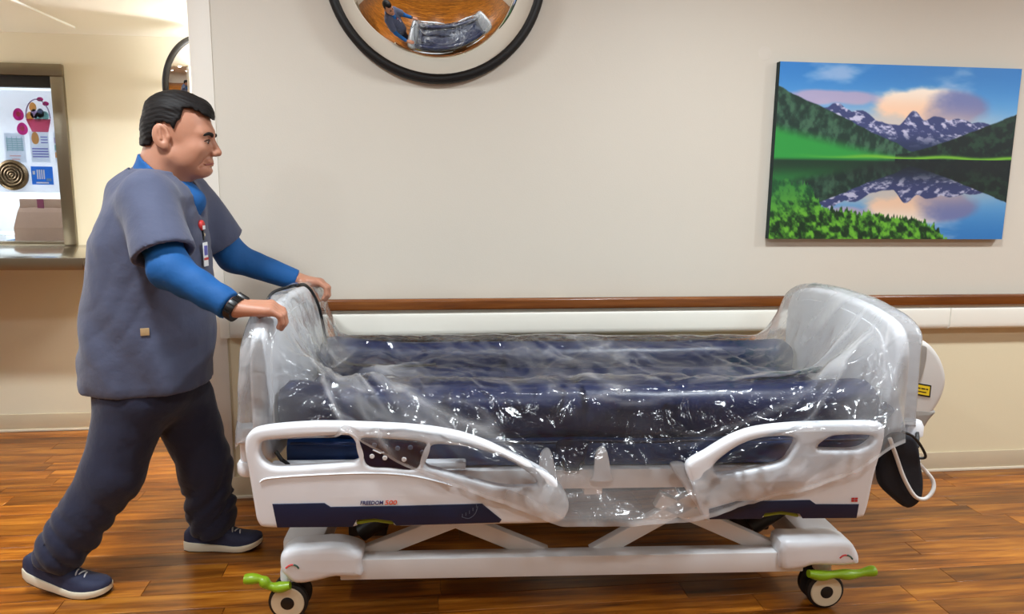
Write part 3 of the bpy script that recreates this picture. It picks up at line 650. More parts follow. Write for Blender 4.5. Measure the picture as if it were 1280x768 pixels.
for k in range(2):
    for j in range(2): box('badge_mark', M_red, a[0]+j*.0105, a[0]+j*.0105+.009, FV-.001, FV-.0002, a[1]+k*.0075, a[1]+k*.0075+.0055, rail2, label='small red emblem')
arm = tr(px6([(262, 222), (285, 209), (318, 222), (345, 290), (380, 380), (392, 402), (372, 402), (345, 350), (300, 280)]), SV+.03)
slab('rail_hinge_arm', [crv(arm, 4)], .03, .01, UZ(SV+.035), M_bed, bed)
for src in (rail1, rail2):        # the rails on the wall side, lowered too
    o = bpy.data.objects.new('side_rail', src.data); COL.objects.link(o); o.parent = bed; o.location = (0, BW-2*SV-.03, 0)
# ---- base: two long beams, two cross members with moulded ends
for v in (.06, BW-.06):
    box('base_beam', M_bedmetal, .22, 1.73, v-.03, v+.03, .138, .207, bed, bevel=.004)
for u0, u1 in ((.0, .21), (1.70, 1.90)):
    box('cross_member', M_bedmetal, u0+.03, u1-.05 if u0 < 1 else u1-.03, .08, BW-.08, .165, .255, bed, bevel=.015)
endL = [(185, 500), (186, 472), (200, 455), (230, 446), (300, 441), (380, 438), (455, 462), (456, 500), (456, 540), (372, 541), (320, 552), (270, 562), (232, 561), (205, 540), (190, 524)]
endR = [(634, 480), (700, 472), (780, 468), (838, 470), (870, 482), (890, 515), (894, 540), (884, 552), (820, 558), (740, 556), (700, 567), (634, 566)]
for nm, pts, pf in (('base_end', endL, px5), ('base_end', endR, px6)):
    for v in (.06, BW-.06):
        o = slab(nm, [crv([bv(x, y, .01) for x, y in pf(pts)], 3)], .11, .022, UZ(v), M_bed, bed, res=3)
        if v < .3:
            for mm, w0, w1 in ((M_red, 0, .5), (M_teal, .55, 1)):
                q = [(206, 508), (218, 499), (230, 497), (242, 501), (249, 509)] if pf is px5 else [(826, 528), (836, 520), (848, 518), (860, 522), (868, 531)]
                C_ = crv([bv(x, y, .005) for x, y in pf(q)], 5, False); C_ = C_[int(w0*(len(C_)-1)):int(w1*(len(C_)-1))+1]
                MB().tube([(a, .006, b) for a, b in C_], .0055, 6, flat=.5).build('brake_mark', mm, o)
# ---- lift arms: crossing bars between base beams and deck
ARM = [((.26, .18), (.74, .372)), ((.88, .18), (.45, .37)), ((1.04, .18), (1.49, .44)), ((1.66, .18), (1.25, .37))]
for (p, q) in ARM:
    for v in (.10, BW-.10):
        d = np.array(q)-np.array(p); d /= np.linalg.norm(d); n = np.array([-d[1], d[0]])*.026; p_, q_ = np.array(p), np.array(q)
        slab('lift_arm', [[tuple(p_-n), tuple(q_-n), tuple(q_+n), tuple(p_+n)]], .035, .004, UZ(v), M_bedmetal, bed)
for u in (.56, 1.36):
    MB().tube([(u, .12, .36), (u, BW-.12, .36)], .018, 12).build('lift_shaft', M_darkmetal, bed, smooth=True)
for u0 in (.27, 1.60):            # actuators seen behind the base ends
    MB().tube([(u0, .17, .23), (u0+.10, .17, .30)], .03, 12).build('actuator', M_darkmetal, bed, smooth=True)
    box('motor_box', M_darkmetal, u0-.05, u0+.08, .2, .36, .2, .31, bed, bevel=.01)
MB().tube([(.35, BW/2, .25), (1.65, BW/2, .3)], .03, 12).build('actuator_tube', M_darkmetal, bed, smooth=True)
# ---- deck
box('deck_frame', M_bedmetal, .05, 1.965, .02, .06, .44, .505, bed, bevel=.006)
box('deck_frame', M_bedmetal, .05, 1.965, BW-.06, BW-.02, .44, .505, bed, bevel=.006)
for u0, u1 in ((.06, .52), (.53, .98), (.99, 1.42), (1.43, 1.96)): box('deck_panel', M_pump, u0, u1, .065, BW-.065, .478, .498, bed, bevel=.004)
for u0 in (.30, 1.0, 1.6): box('deck_crossbar', M_bedmetal, u0, u0+.06, .065, BW-.065, .40, .475, bed, bevel=.005)
for (x, y0, y1) in ((683, 560, 585), (752, 558, 588)):   # mattress keepers
    a = bv(x, y1, .0); b = bv(x, y0, .0)
    slab('mattress_keeper', [crv([(a[0]-.026, .50), (a[0]-.02, b[1]-.02), (a[0], b[1]), (a[0]+.016, b[1]-.02), (a[0]+.03, .50), (a[0]+.035, .475), (a[0]-.03, .475)], 4)], .012, .004, UZ(.0), M_bed, bed)
# white moulding seen through the head-end rail opening
box('deck_corner', M_bed, .03, .62, -.02, .02, .525, .548, bed, bevel=.008)
box('cable_box', M_darkmetal, .06, .30, .12, .3, .42, .47, bed, bevel=.01)
MB().tube([bz(*p) for p in [(345, 565, .60), (352, 575, .58), (360, 580, .56), (350, 588, .54)]], .006, 8).build('deck_cable', M_black, bed, smooth=True)
# round corner bumpers
for u in (-.045, BL_+.045):
    for v in (.03, BW-.03):
        MB().lathe([(0, .50), (.03, .50), (.036, .51), (.036, .535), (.03, .545), (.026, .545), (.026, .60), (.03, .605), (.036, .61), (.036, .64), (.028, .655), (0, .657)], 24, Matrix.Translation((u, v, 0))).build('corner_bumper', M_bed, bed, smooth=True)
        box('bumper_arm', M_bedmetal, min(u, u*.5 if u < 0 else u-.045), max(u, u-.02 if u > 1 else u+.045), v-.015, v+.015, .515, .535, bed)
# ---- casters
def caster(u, v, s):
    near = v < .4
    c = MB().lathe([(0, .17), (.026, .17), (.03, .15), (.03, .125), (0, .125)], 20, Matrix.Translation((u, v, 0))).build('caster_stem', M_bed, bed, smooth=True)
    for dv in (-.03, .03):
        R = Matrix.Translation((u, v+dv, .063)) @ Matrix.Rotation(math.pi/2, 4, 'X')
        MB().lathe([(0, -.013), (.054, -.014), (.062, -.008), (.063, 0), (.062, .008), (.054, .014), (0, .013)], 40, R).build('tyre', M_tyre, c, smooth=True)
        q = -1 if dv < 0 else 1
        R2 = Matrix.Translation((u, v+dv+q*.012, .063)) @ Matrix.Rotation(math.pi/2*(1 if q < 0 else -1), 4, 'X')
        MB().lathe([(.019, .003), (.021, .006), (.05, .005), (.054, 0), (.019, 0)], 40, R2).build('wheel_cover', M_cover, c, smooth=True)
        MB().lathe([(0, .0085), (.018, .0085), (.0215, .0065), (.0215, 0)], 24, R2).build('hub', M_black, c, smooth=True)
    pts = [(u-.015*s, .134), (u+.02*s, .128), (u+.05*s, .134), (u+.07*s, .152), (u+.085*s, .158), (u+.125*s, .158)] if u < 1 else [(u-.075*s, .140), (u-.03*s, .132), (u+.02*s, .136), (u+.07*s, .134), (u+.12*s, .142), (u+.15*s, .147)]
    vv = v-.062 if near else v+.062
    MB().tube([(a, vv, b) for a, b in crv(pts, 5, False)], [.0145+.006*math.sin(k*.35)**2 for k in range(len(crv(pts, 5, False)))], 10, flat=.85).build('brake_pedal', M_green, c, smooth=True, label='bright green brake pedal')
for v in (.075, BW-.075): caster(.052, v, -1); caster(1.815, v, 1)

# ================================================================== MATTRESS
mt = empty('air_mattress', tuple(b2w(0, 0, .5)), BA); tag(mt, 'navy vinyl air mattress with raised sides lying on the bed deck', 'mattress')
def roundslab(name, u0, u1, v0, v1, z0, z1, r, m, wob=.006, n=70, parent=mt, seed=1, puff=None):
    q = []; rr = r
    for (cv, cz, a0) in ((v1-rr, z1-rr, 0), (v0+rr, z1-rr, 90), (v0+rr, z0+rr, 180), (v1-rr, z0+rr, 270)):
        for k in range(7): a = math.radians(a0+15*k); q.append((cv+rr*math.cos(a), cz+rr*math.sin(a)))
    S = []; cv, cz = (v0+v1)/2, (z0+z1)/2
    for i in range(n+1):
        t = i/n; u = u0+(u1-u0)*t; e = min(1, (min(t, 1-t)*(u1-u0)/(rr*.9)+1e-6)); k = math.sqrt(1-(1-e)**2)*.35+.65 if e < 1 else 1
        S.append([(u, cv+(a-cv)*k, cz+(b-cz)*k) for a, b in q])
    G = np.array(S); G = np.concatenate([G, G[:, :1]], 1); P = G.reshape(-1, 3)
    d = wob*nz(P+seed, (9, 22, 22)); ctr = np.stack([P[:, 0], np.full(len(P), cv), np.full(len(P), cz)], 1); nn = P-ctr; nn /= np.maximum(np.linalg.norm(nn, axis=1), 1e-6)[:, None]
    P = P+nn*d[:, None]
    if puff is not None: P[:, 2] += puff(P[:, 0])
    G = P.reshape(G.shape); G[:, -1] = G[:, 0]
    mb = MB().grid(G); mb.add(G[0, :-1], [tuple(range(len(q)))]); mb.add(G[-1, :-1], [tuple(range(len(q)))[::-1]])
    return mb.build(name, m, parent, smooth=True)
sag = lambda u: .022*np.exp(-((u-.03)/.18)**2)+.012*np.exp(-((u-2.0)/.25)**2)-.5
roundslab('core', .04, 1.965, .035, BW-.035, .505, .60, .03, M_blue, .003, puff=lambda u: -.5)
roundslab('sleep_surface', .05, 1.96, .15, BW-.15, .585, .665, .03, M_navy, .008, puff=lambda u: -.5, seed=3)
roundslab('side_bolster', .04, 1.955, .035, .175, .585, .755, .06, M_navy, .006, puff=sag, seed=5)
roundslab('side_bolster', .04, 1.955, BW-.175, BW-.035, .585, .755, .06, M_navy, .006, puff=sag, seed=7)
for x in (715,):
    a = bv(x, 560, .02); 
    slab('strap', [crv([(a[0]-.045, .60-.5), (a[0]+.045, .60-.5), (a[0]+.04, .545-.5), (a[0]+.02, .51-.5), (a[0]-.02, .51-.5), (a[0]-.04, .545-.5)], 4)], .012, .004, UZ(.018), M_navy, mt)
    MB().tube([(a[0]-.035, .01, .035), (a[0]-.02, .006, .012), (a[0]+.02, .006, .012), (a[0]+.035, .01, .035)], .006, 8).build('strap_loop', M_black, mt, smooth=True)
MB().tube([(u, .034, .093+.002*math.sin(u*20)) for u in np.linspace(.08, 1.94, 60)], .004, 6).build('piping', M_navy, mt, smooth=True)
# valve and hose fitting at the foot end
MB().tube([(1.90, .03, .14), (1.94, .01, .17), (1.955, .0, .2), (1.93, -.005, .215)], .014, 10).build('air_hose', M_navy, mt, smooth=True)

# ================================================================== PUMP, POUCH, CORDS
pm = empty('mattress_pump', tuple(b2w(2.098, .16, .52)), BA); tag(pm, 'grey mattress pump with yellow caution label hung on the footboard', 'pump')
pout = crv([(0, .03), (.0, .36), (.03, .372), (.075, .352), (.118, .30), (.142, .235), (.134, .17), (.1, .1), (.06, .03), (.02, .005)], 5)
slab('casing', [pout], .30, .02, UZ(.15), M_pump, pm, res=3)
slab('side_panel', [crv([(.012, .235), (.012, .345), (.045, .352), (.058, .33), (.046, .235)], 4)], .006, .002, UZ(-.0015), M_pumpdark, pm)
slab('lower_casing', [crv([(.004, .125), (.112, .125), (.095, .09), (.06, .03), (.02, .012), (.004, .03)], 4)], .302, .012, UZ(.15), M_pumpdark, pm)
box('hook', M_pump, -.07, .004, .06, .24, .3, .33, pm, bevel=.004)
tl = Matrix.Translation((.0, 0, 0))
def lab(name, m, x0, x1, z0, z1, y): 
    k = .18
    return MB().add([(x0, y, z0-k*x0), (x1, y, z0-k*x1), (x1, y, z1-k*x1), (x0, y, z1-k*x0), (x0, y+.001, z0-k*x0), (x1, y+.001, z0-k*x1), (x1, y+.001, z1-k*x1), (x0, y+.001, z1-k*x0)], [(0, 1, 2, 3), (7, 6, 5, 4), (0, 1, 5, 4), (1, 2, 6, 5), (2, 3, 7, 6), (3, 0, 4, 7)])
lb = lab('l', None, .024, .086, .188, .23, -.003).build('caution_label', M_black, pm, label='yellow caution label with black border')
lab('l', None, .028, .081, .193, .225, -.0037).build('label_field', M_yellow, lb)
for k, (x0, x1) in enumerate(((.034, .048), (.051, .065), (.068, .075))): lab('l', None, x0, x1, .212, .216, -.0042).build('printed_line', M_black, lb)
lab('l', None, .034, .07, .201, .204, -.0042).build('printed_line', M_black, lb)
hp = empty('hose_pouch', tuple(b2w(2.03, -.04, .35)), BA); tag(hp, 'black cloth pouch hanging from the foot end of the bed', 'pouch')
PL = [bv(x, y, -.04) for x, y in [(1108, 548), (1125, 541), (1143, 548), (1149, 580), (1152, 605), (1148, 624), (1132, 634), (1112, 620), (1098, 604), (1097, 580)]]
slab('bag_body', [crv([(a-2.03, b-.35) for a, b in PL], 4)], .042, .018, UZ(0), mat('black_pouch_cloth', (16, 17, 26), .85, bump=.4, bscale=14, var=.2, vscale=10), hp, res=3)
slab('blue_lining', [crv([(a-2.03, b-.35) for a, b in [bv(x, y, -.02) for x, y in [(1128, 545), (1146, 552), (1151, 590), (1153, 612), (1143, 600), (1135, 565)]]], 4)], .012, .004, UZ(.027), M_blue, hp)
MB().tube([(.0, 0, .24), (.01, .02, .27), (.03, .06, .28)], .006, 8).build('hanging_loop', M_black, hp, smooth=True)
def cord(name, pts, r, m, label, cat):
    P_ = crv(pts, 8, False); o = MB().tube(P_, r, 10).build(name, m, None, smooth=True); tag(o, label, cat); return o
def bw(x, y, v): a = bv(x, y, v); return b2w(a[0], v, a[1])
cord('pump_cord', [bw(x, y, v) for x, y, v in [(1112, 548, -.07), (1120, 570, -.072), (1130, 598, -.072), (1143, 620, -.072), (1156, 624, -.07), (1166, 614, -.065), (1166, 601, -.055), (1155, 587, -.05), (1143, 574, -.045)]], .0062, M_cord, 'pale looped cord hanging in front of the black pouch', 'cord')
cord('pump_cord', [bw(x, y, v) for x, y, v in [(1128, 540, -.07), (1140, 545, -.071), (1150, 556, -.069), (1157, 571, -.06), (1148, 573, -.05), (1138, 570, -.045)]], .0042, M_black, 'short black cord curling above the hanging pouch', 'cord')
HC = [(372, 357), (381, 356.5), (390, 365), (398, 382), (403, 402), (407, 424)]
HP = [b2w(.07, *bu(x, y, .07)) for x, y in HC]
TP = [b2w(*q) for q in [(.06, .76, .73), (.10, .70, .71), (.18, .62, .70), (.28, .60, .70), (.42, .60, .698), (.5, .62, .698)]]
cord('bed_cable', [b2w(-.05, .30, .98), b2w(-.03, .33, 1.02), b2w(.02, .37, 1.035)]+HP+TP, .0055, M_black, 'black cable looped over the headboard and down onto the mattress', 'cable')

# ================================================================== CLEAR PLASTIC COVER
bvv = np.array(sorted([(p[0], p[1]) for p in board if p[1] > .84])); bvx, bvz = bvv[:, 0], bvv[:, 1]
def Btop(v): return np.interp(v, bvx, bvz)+.010
def Mtop(v): return np.interp(v, [-.02, .03, .075, .11, .15, .2, .44, .675, .725, .765, .80, .845, .9], [.735, .752, .770, .7735, .766, .735, .682, .735, .766, .7735, .770, .752, .735])
cols = []      # (u, flap fraction, board weight side)
for k in range(34): cols.append((-.034-.026*(1-k/33)**.7, 1-k/33))
for k in range(1, 8): cols.append((-.034+.068*k/8, 0))
for u in np.arange(.034, BL_-.034, .006): cols.append((u, 0))
for k in range(1, 8): cols.append((BL_-.034+.068*k/8, 0))
for k in range(34): cols.append((BL_+.034+.004*(k/33)**.7, k/33))
NT, NS = 170, 44
HU = [.0, .20, .26, .292, .319, .472, .662, .80, .901, 1.119, 1.313, 1.458, 1.629, 1.773, 1.889, 1.975, 2.04]
HZ = [.63, .64, .66, .678, .655, .568, .489, .43, .389, .386, .40, .45, .488, .543, .62, .66, .64]
RTU = [.0, .1, .5, .62, .8, .9, .95, 1.25, 1.32, 1.45, 1.6, 1.9, 2.04]; RTZ = [.66, .665, .662, .62, .52, .45, .40, .40, .50, .60, .665, .665, .66]
NCOL = len(cols); NP = NS+NT+NS
Gs = np.zeros((NCOL, NP, 3)); E_ = np.zeros((NCOL, NP)); SIDE = np.zeros((NCOL, NP)); BWT = np.zeros((NCOL, NP))
for i, (u, e) in enumerate(cols):
    uu = min(max(u, 0), BL_)
    dh = max(0, uu-.034); df = max(0, BL_-.034-uu)
    edge = max(1-dh/.12, 1-df/.12, 0); v0 = .03-(.052 if uu < 1 else .018)*edge; v1 = .845+.052*edge
    t = np.linspace(0, 1, NT); v = v0+(v1-v0)*t
    lh = np.interp(t, [0, .12, .5, .85, 1], [.40, .26, .17, .14, .12]); lf = np.interp(t, [0, .12, .5, .85, 1], [.55, .36, .20, .16, .20])
    wH = np.clip(1-dh/lh, 0, 1)**3.2; wF = np.clip(1-df/lf, 0, 1)**3.2; wt = np.maximum(wH, wF)
    z = Mtop(v)*(1-wt)+Btop(v)*wt
    out = np.interp(uu, [0, .2, .30, .36, 1.84, 1.93, 1.98, BL_], [0, .1, 1, 1, 1, 1, .3, 0])
    hv = (-.036 if uu < 1 else -.002)*(1-out)-.128*out; hz = np.interp(uu, HU, HZ); rt = np.interp(uu, RTU, RTZ)+.014
    zm = max(hz+.004, min(rt, z[0]-.03)); vm = hv+.004
    k = np.linspace(0, 1, NS, endpoint=False)
    P2, P1, P0 = np.array([hv, hz]), np.array([vm, zm]), np.array([v[0], z[0]])
    l1, l2 = max(np.linalg.norm(P1-P2), .01), np.linalg.norm(P0-P1); a = l1/(l1+l2)
    near = np.where(k[:, None] < a, P2+(P1-P2)*(k[:, None]/a), P1+(P0-P1)*((k[:, None]-a)/(1-a)))
    sgd = np.where(k > a, (k-a)/(1-a)*(1-(k-a)/(1-a)), 0); near[:, 1] -= sgd*.10*out*(1-edge)
    k2 = np.linspace(0, 1, NS+1)[1:]; far = np.stack([v[-1]+(.915-v[-1])*np.minimum(1, k2*2), z[-1]+(.60-z[-1])*k2], 1)
    prof_ = np.concatenate([near, np.stack([v, z], 1), far])
    zz = prof_[:, 1]*(1-e)+(.60+.02*math.sin(i*.1))*e if e > 0 else prof_[:, 1]
    zz = np.minimum(zz, prof_[:, 1])
    Gs[i, :, 0] = u; Gs[i, :, 1] = prof_[:, 0]; Gs[i, :, 2] = zz; E_[i] = e
    SIDE[i, :NS] = 1; SIDE[i, NS+NT:] = 1; BWT[i] = max((1-dh/.2) if dh < .2 else 0, (1-df/.3) if df < .3 else 0)
# smooth the profile a little, then fold and crumple it
for _ in range(4):
    S2 = Gs.copy(); S2[1:-1] = .5*Gs[1:-1]+.25*(Gs[:-2]+Gs[2:]); mask_ = (E_[:, :1] == 0).astype(float)
    Gs[..., 2] = np.where(E_ > 0, Gs[..., 2], S2[..., 2]); S3 = Gs.copy(); S3[:, 1:-1] = .5*Gs[:, 1:-1]+.25*(Gs[:, :-2]+Gs[:, 2:]); Gs = S3
du = np.gradient(Gs, axis=0); dv = np.gradient(Gs, axis=1); nn = np.cross(dv, du); nn /= np.maximum(np.linalg.norm(nn, axis=2), 1e-9)[..., None]
nn = nn*np.sign(nn[:, NS+NT//2, 2].mean())
arc = np.cumsum(np.linalg.norm(np.diff(Gs, axis=1, prepend=Gs[:, :1]), axis=2), axis=1); Uc = Gs[..., 0]
def ridge(x, y, seed, oc=3): n = vn(x, y, seed, oc); return np.clip(1-np.abs(n-.5)*9, 0, 1)
def polar(cu, ca, seed, f):
    r = np.hypot(Uc-cu, arc-ca)+1e-3; th = np.arctan2(arc-ca, Uc-cu); return ridge(th*f, r*1.6, seed, 2), np.exp(-(r/.75)**2)*sm(r, .02, .15)
p1, w1 = polar(.02, .45, 101, 5.); p2, w2 = polar(2.02, .42, 103, 5.)
r1 = ridge(Uc*5+arc*5, (arc-Uc)*1.3, 105); r2 = ridge(Uc*9-arc*3, arc*8, 107, 3); r3 = ridge(Uc*2.2-arc*1.2, arc*11+Uc*2, 109, 2)
lump = vn(Uc*5, arc*6, 111, 3)-.5; crum = ridge(Uc*16, arc*16, 115, 2)
top_ = 1-SIDE
def tri(x): return np.abs(x-np.floor(x)-.5)*2
def crumple(f, seed, n=6):
    r = np.random.default_rng(seed); wx_ = (vn(Uc*3, arc*3, seed, 3)-.5)*.5; wy_ = (vn(Uc*3+9, arc*3+5, seed+1, 3)-.5)*.5; o = 0
    for k in range(n):
        a = r.uniform(0, math.pi); o = o+tri(((Uc+wx_)*math.cos(a)+(arc+wy_)*math.sin(a))*f*r.uniform(.5, 1.6)+r.uniform(0, 1))/n
    return o
cr1 = crumple(4., 211); cr2 = crumple(11., 223)
Zc = Gs[..., 2]; low = 1-sm(Zc, .47, .58)
fold = p1*w1*1.0+p2*w2*1.0+top_*(r1*.6+.3*r2)*(1-np.maximum(w1, w2)*.6)+SIDE*(r3*.7)*(1-np.maximum(w1, w2)*.5)
disp = .008*fold+.010*lump*(.5+top_*.3)+.040*(cr1-.5)+.014*(cr2-.5)
disp = disp*(1-.7*(BWT > .85))*np.where(Uc > BL_, .3, 1)*np.where(Gs[..., 1] > .72, .35, 1)+.004+.004*(SIDE < .5)
Gs = Gs+nn*disp[..., None]
thin = np.clip(fold, 0, 1)**2.2
milky = .010+.40*thin+np.where(Uc < 1, .10, .24)*np.clip(BWT*1.5-.2, 0, 1)+.17*SIDE*low+.06*E_
milky = np.clip(milky*(.5+1.0*vn(Uc*3, arc*3, 131, 3)), .012, .7)
for i0 in range(NS-6, NS+2): pass
milky[:, :2] = np.maximum(milky[:, :2], .5); milky[:, -2:] = .5
ii = np.arange(NCOL*NP).reshape(NCOL, NP)
Qs = np.stack([ii[:-1, :-1], ii[1:, :-1], ii[1:, 1:], ii[:-1, 1:]], -1).reshape(-1, 4)
W_ = BO+Gs[..., 0:1]*BU+Gs[..., 1:2]*BV+Gs[..., 2:3]*np.array([0, 0, 1.])
film = mesh_np('plastic_cover', [(W_.reshape(-1, 3), Qs)], M_film); tag(film, 'clear crinkled plastic sheet draped over the whole hospital bed', 'plastic sheet')
at_ = film.data.attributes.new('milky', 'FLOAT', 'POINT'); at_.data.foreach_set('value', milky.ravel().astype(np.float32))

# ================================================================== THE PERSON
A3 = lambda *c: np.array(c, float)
PY = 2.68
def pt(x, y, Y): return onY(x, y, Y)
man = empty('person', (-.95, PY, 0)); tag(man, 'person in charcoal scrubs and blue long sleeves pushing the hospital bed', 'person')
def W(o): o.matrix_parent_inverse = man.matrix_basis.inverted(); return o
man_inv = Matrix.Translation((.95, -PY, 0))
# ---- torso sections from the outline in the photograph
TS = []
for (yy, xl, xr, ry) in [(218, 178, 226, .10), (230, 164, 238, .14), (244, 152, 245, .18), (265, 137, 251, .20), (300, 121, 257, .205), (350, 115, 263, .20), (400, 108, 264, .20), (440, 105, 264, .205), (470, 110, 264, .205), (500, 118, 264, .19)]:
    a, b = pt(xl, yy, PY), pt(xr, yy, PY); TS.append((a[2], (a[0]+b[0])/2, PY, (b[0]-a[0])/2-.006, ry))
Sn, En, Wn = pt(183, 251, 2.485), pt(211, 336, 2.39), pt(291, 385, 2.325)
Sf, Ef, Wf = pt(236, 246, 2.87), pt(292, 322, 2.965), pt(371, 351, 3.0)
HC_ = pt(227.5, 167.7, PY)                                   # head centre
Rz_ = Matrix.Rotation(math.radians(1), 3, 'Z') @ Matrix.Rotation(math.radians(4), 3, 'Y')
RH = np.array(Rz_)
def hl(*q): return HC_+RH@np.array(q, float)
NK0, NK1 = hl(-.035, 0, -.06), hl(-.085, 0, -.20)
def torso(p): 
    d = loft(p, TS); d = smin(d, caps(p, Sn+A3(-.01, .06, -.005), Sf-A3(.02, .06, .0), .074, .07), .05)
    return smin(d, caps(p, hl(-.092, 0, -.150), hl(-.135, 0, -.225), .066, .095), .05)
HEMZ = pt(180, 479, PY)[2]
def cloth(p, s, seed=0): return s*nz(p+seed, (26, 22, 14))+.5*s*nz(p*1.0+seed+3, (60, 55, 24))
def crease(p, k, a, warp=1.6, seed=0):        # folds with sharp valleys running across direction k
    w_ = nz(p+seed, (9, 9, 9)); return a*(np.abs(np.sin(p@np.array(k, float)+warp*w_+seed))**.6-.6)*np.clip(.5+nz(p+seed*2+1, (7, 7, 7)), 0, 1.3)
NAX = (hl(-.03, 0, -.02), hl(-.085, 0, -.16)); VN = (hl(-.07, 0, -.10), hl(.055, -.0, -.235))
SHn = Sn+(En-Sn)*.80; axn = (En-Sn)/np.linalg.norm(En-Sn); SHf = Sf+(Ef-Sf)*.74; axf = (Ef-Sf)/np.linalg.norm(Ef-Sf)
def scrub(p):
    d = torso(p)-.008
    drape = .012*np.sin(p[..., 0]*38+p[..., 2]*9+2*np.sin(p[..., 2]*7))*sm(-p[..., 2], -1.2, -.75)
    d = d+drape*.5+cloth(p, .002)+crease(p, (34, 10, 9), -.007, 2.2, 1)*sm(-p[..., 2], -1.4, -1.1)+crease(p, (20, 8, -26), -.004, 2.4, 4)
    d = np.maximum(d, HEMZ-p[..., 2]+.02*(p[..., 0]-TS[-1][1]))
    sl = caps(p, Sn+A3(-.005, .03, .01), SHn+axn*.02, .082, .097)+cloth(p, .002, 5)+crease(p, (30, 16, 34), -.013, 1.8, 2)
    sl = np.maximum(sl, (p-SHn)@axn)
    sf = caps(p, Sf+A3(0, -.03, 0), SHf+axf*.02, .085, .088)+cloth(p, .004, 7); sf = np.maximum(sf, (p-SHf)@axf)
    d = smin(d, sl, .028); d = smin(d, sf, .028)
    cut = np.minimum(caps(p, NAX[0], NAX[1], .083, .085), caps(p, VN[0], VN[1], .083, .036))
    d = smax(d, -caps(p, SHn-axn*.0, SHn+axn*.15, .076, .08), .004); d = smax(d, -caps(p, SHf, SHf+axf*.15, .07, .072), .004)
    return smax(d, -cut, .005)
def undershirt(p):
    d = torso(p)+.004; d = np.maximum(d, pt(200, 300, PY)[2]-p[..., 2])
    q_ = (p-HC_)@RH; col_ = np.maximum(caps(p, hl(-.045, 0, -.04), hl(-.08, 0, -.2), .076, .088), (q_[..., 0]+.097)*.59+(q_[..., 2]+.098)*.81); d = np.maximum(d, (q_[..., 0]+.097)*.59+(q_[..., 2]+.105)*.81); d = smin(d, col_, .008); d = smin(d, caps(p, hl(-.05, 0, -.16), hl(.03, 0, -.22), .06, .05), .02)
    f = .003*np.sin(((p-En)@((Wn-En)/np.linalg.norm(Wn-En)))*95+p[..., 2]*40)
    an = smin(caps(p, Sn+A3(.005, .035, -.02), En, .058, .062), caps(p, En, Wn, .061, .043), .02)+cloth(p, .0022, 11)+f*.6
    af = smin(caps(p, Sf, Ef, .066, .058), caps(p, Ef, Wf, .058, .041), .02)+cloth(p, .0022, 13)
    wn_, wf_ = (Wn-En)/np.linalg.norm(Wn-En), (Wf-Ef)/np.linalg.norm(Wf-Ef)
    an = np.maximum(an, (p-(Wn-wn_*.012))@wn_); af = np.maximum(af, (p-(Wf-wf_*.004))@wf_)
    d = np.minimum(d, np.minimum(an, af))
    return smax(d, -caps(p, NK0+A3(0, 0, .05), NK1, .069, .069), .003)
lo = np.array([-1.32, 2.28, .62]); hi = np.array([-.45, 3.08, 1.56])
W(mesh_np('scrub_top', [nets(scrub, lo, hi, .0075, 's', None)], M_scrub, man, 'charcoal grey short sleeved scrub top'))
W(mesh_np('undershirt', [nets(undershirt, (-1.2, 2.25, .9), (-.36, 3.1, 1.56), .0052, 's', None)], M_shirt, man, 'bright blue long sleeved undershirt'))
# ---- trousers
HPn, KNn, ANn = pt(168, 500, 2.60), pt(141, 592, 2.575), pt(76, 688, 2.55)
HPf, KNf, ANf = pt(226, 500, 2.76), pt(256, 580, 2.79), pt(266, 652, 2.81)
def trousers(p):
    pel = ell(p, pt(188, 478, PY), (.165, .185, .14))
    ln_ = smin(caps(p, HPn, KNn, .118, .098), caps(p, KNn, ANn, .096, .083), .03)
    lf_ = smin(caps(p, HPf, KNf, .115, .092), caps(p, KNf, ANf, .090, .082), .03)
    an_ = (ANn-KNn)/np.linalg.norm(ANn-KNn); af_ = (ANf-KNf)/np.linalg.norm(ANf-KNf)
    tn = (p-KNn)@an_; tf = (p-KNf)@af_
    ln_ = ln_+crease(p, -42*an_+A3(22, 14, 8), -.009, 2.6, 3)*sm(tn, .05, .2)+crease(p, (34, 14, 26), -.014, 2.4, 6)
    lf_ = lf_+crease(p, -46*af_+A3(-22, 14, 8), -.009, 2.6, 8)*sm(tf, .03, .14)+crease(p, (-34, 14, 26), -.014, 2.4, 9)
    ln_ = np.maximum(ln_, (p-ANn-an_*.055)@(an_*.8+A3(0, 0, -.2))); lf_ = np.maximum(lf_, ANf[2]-.062-p[..., 2])
    d = smin(ln_, lf_, .035); d = smin(d, pel, .06)+cloth(p, .002, 17)
    return np.maximum(d, p[..., 2]-.80)
W(mesh_np('trousers', [nets(trousers, (-1.36, 2.38, .06), (-.5, 2.98, .84), .0075, 's', None)], M_trouser, man, 'dark navy scrub trousers'))
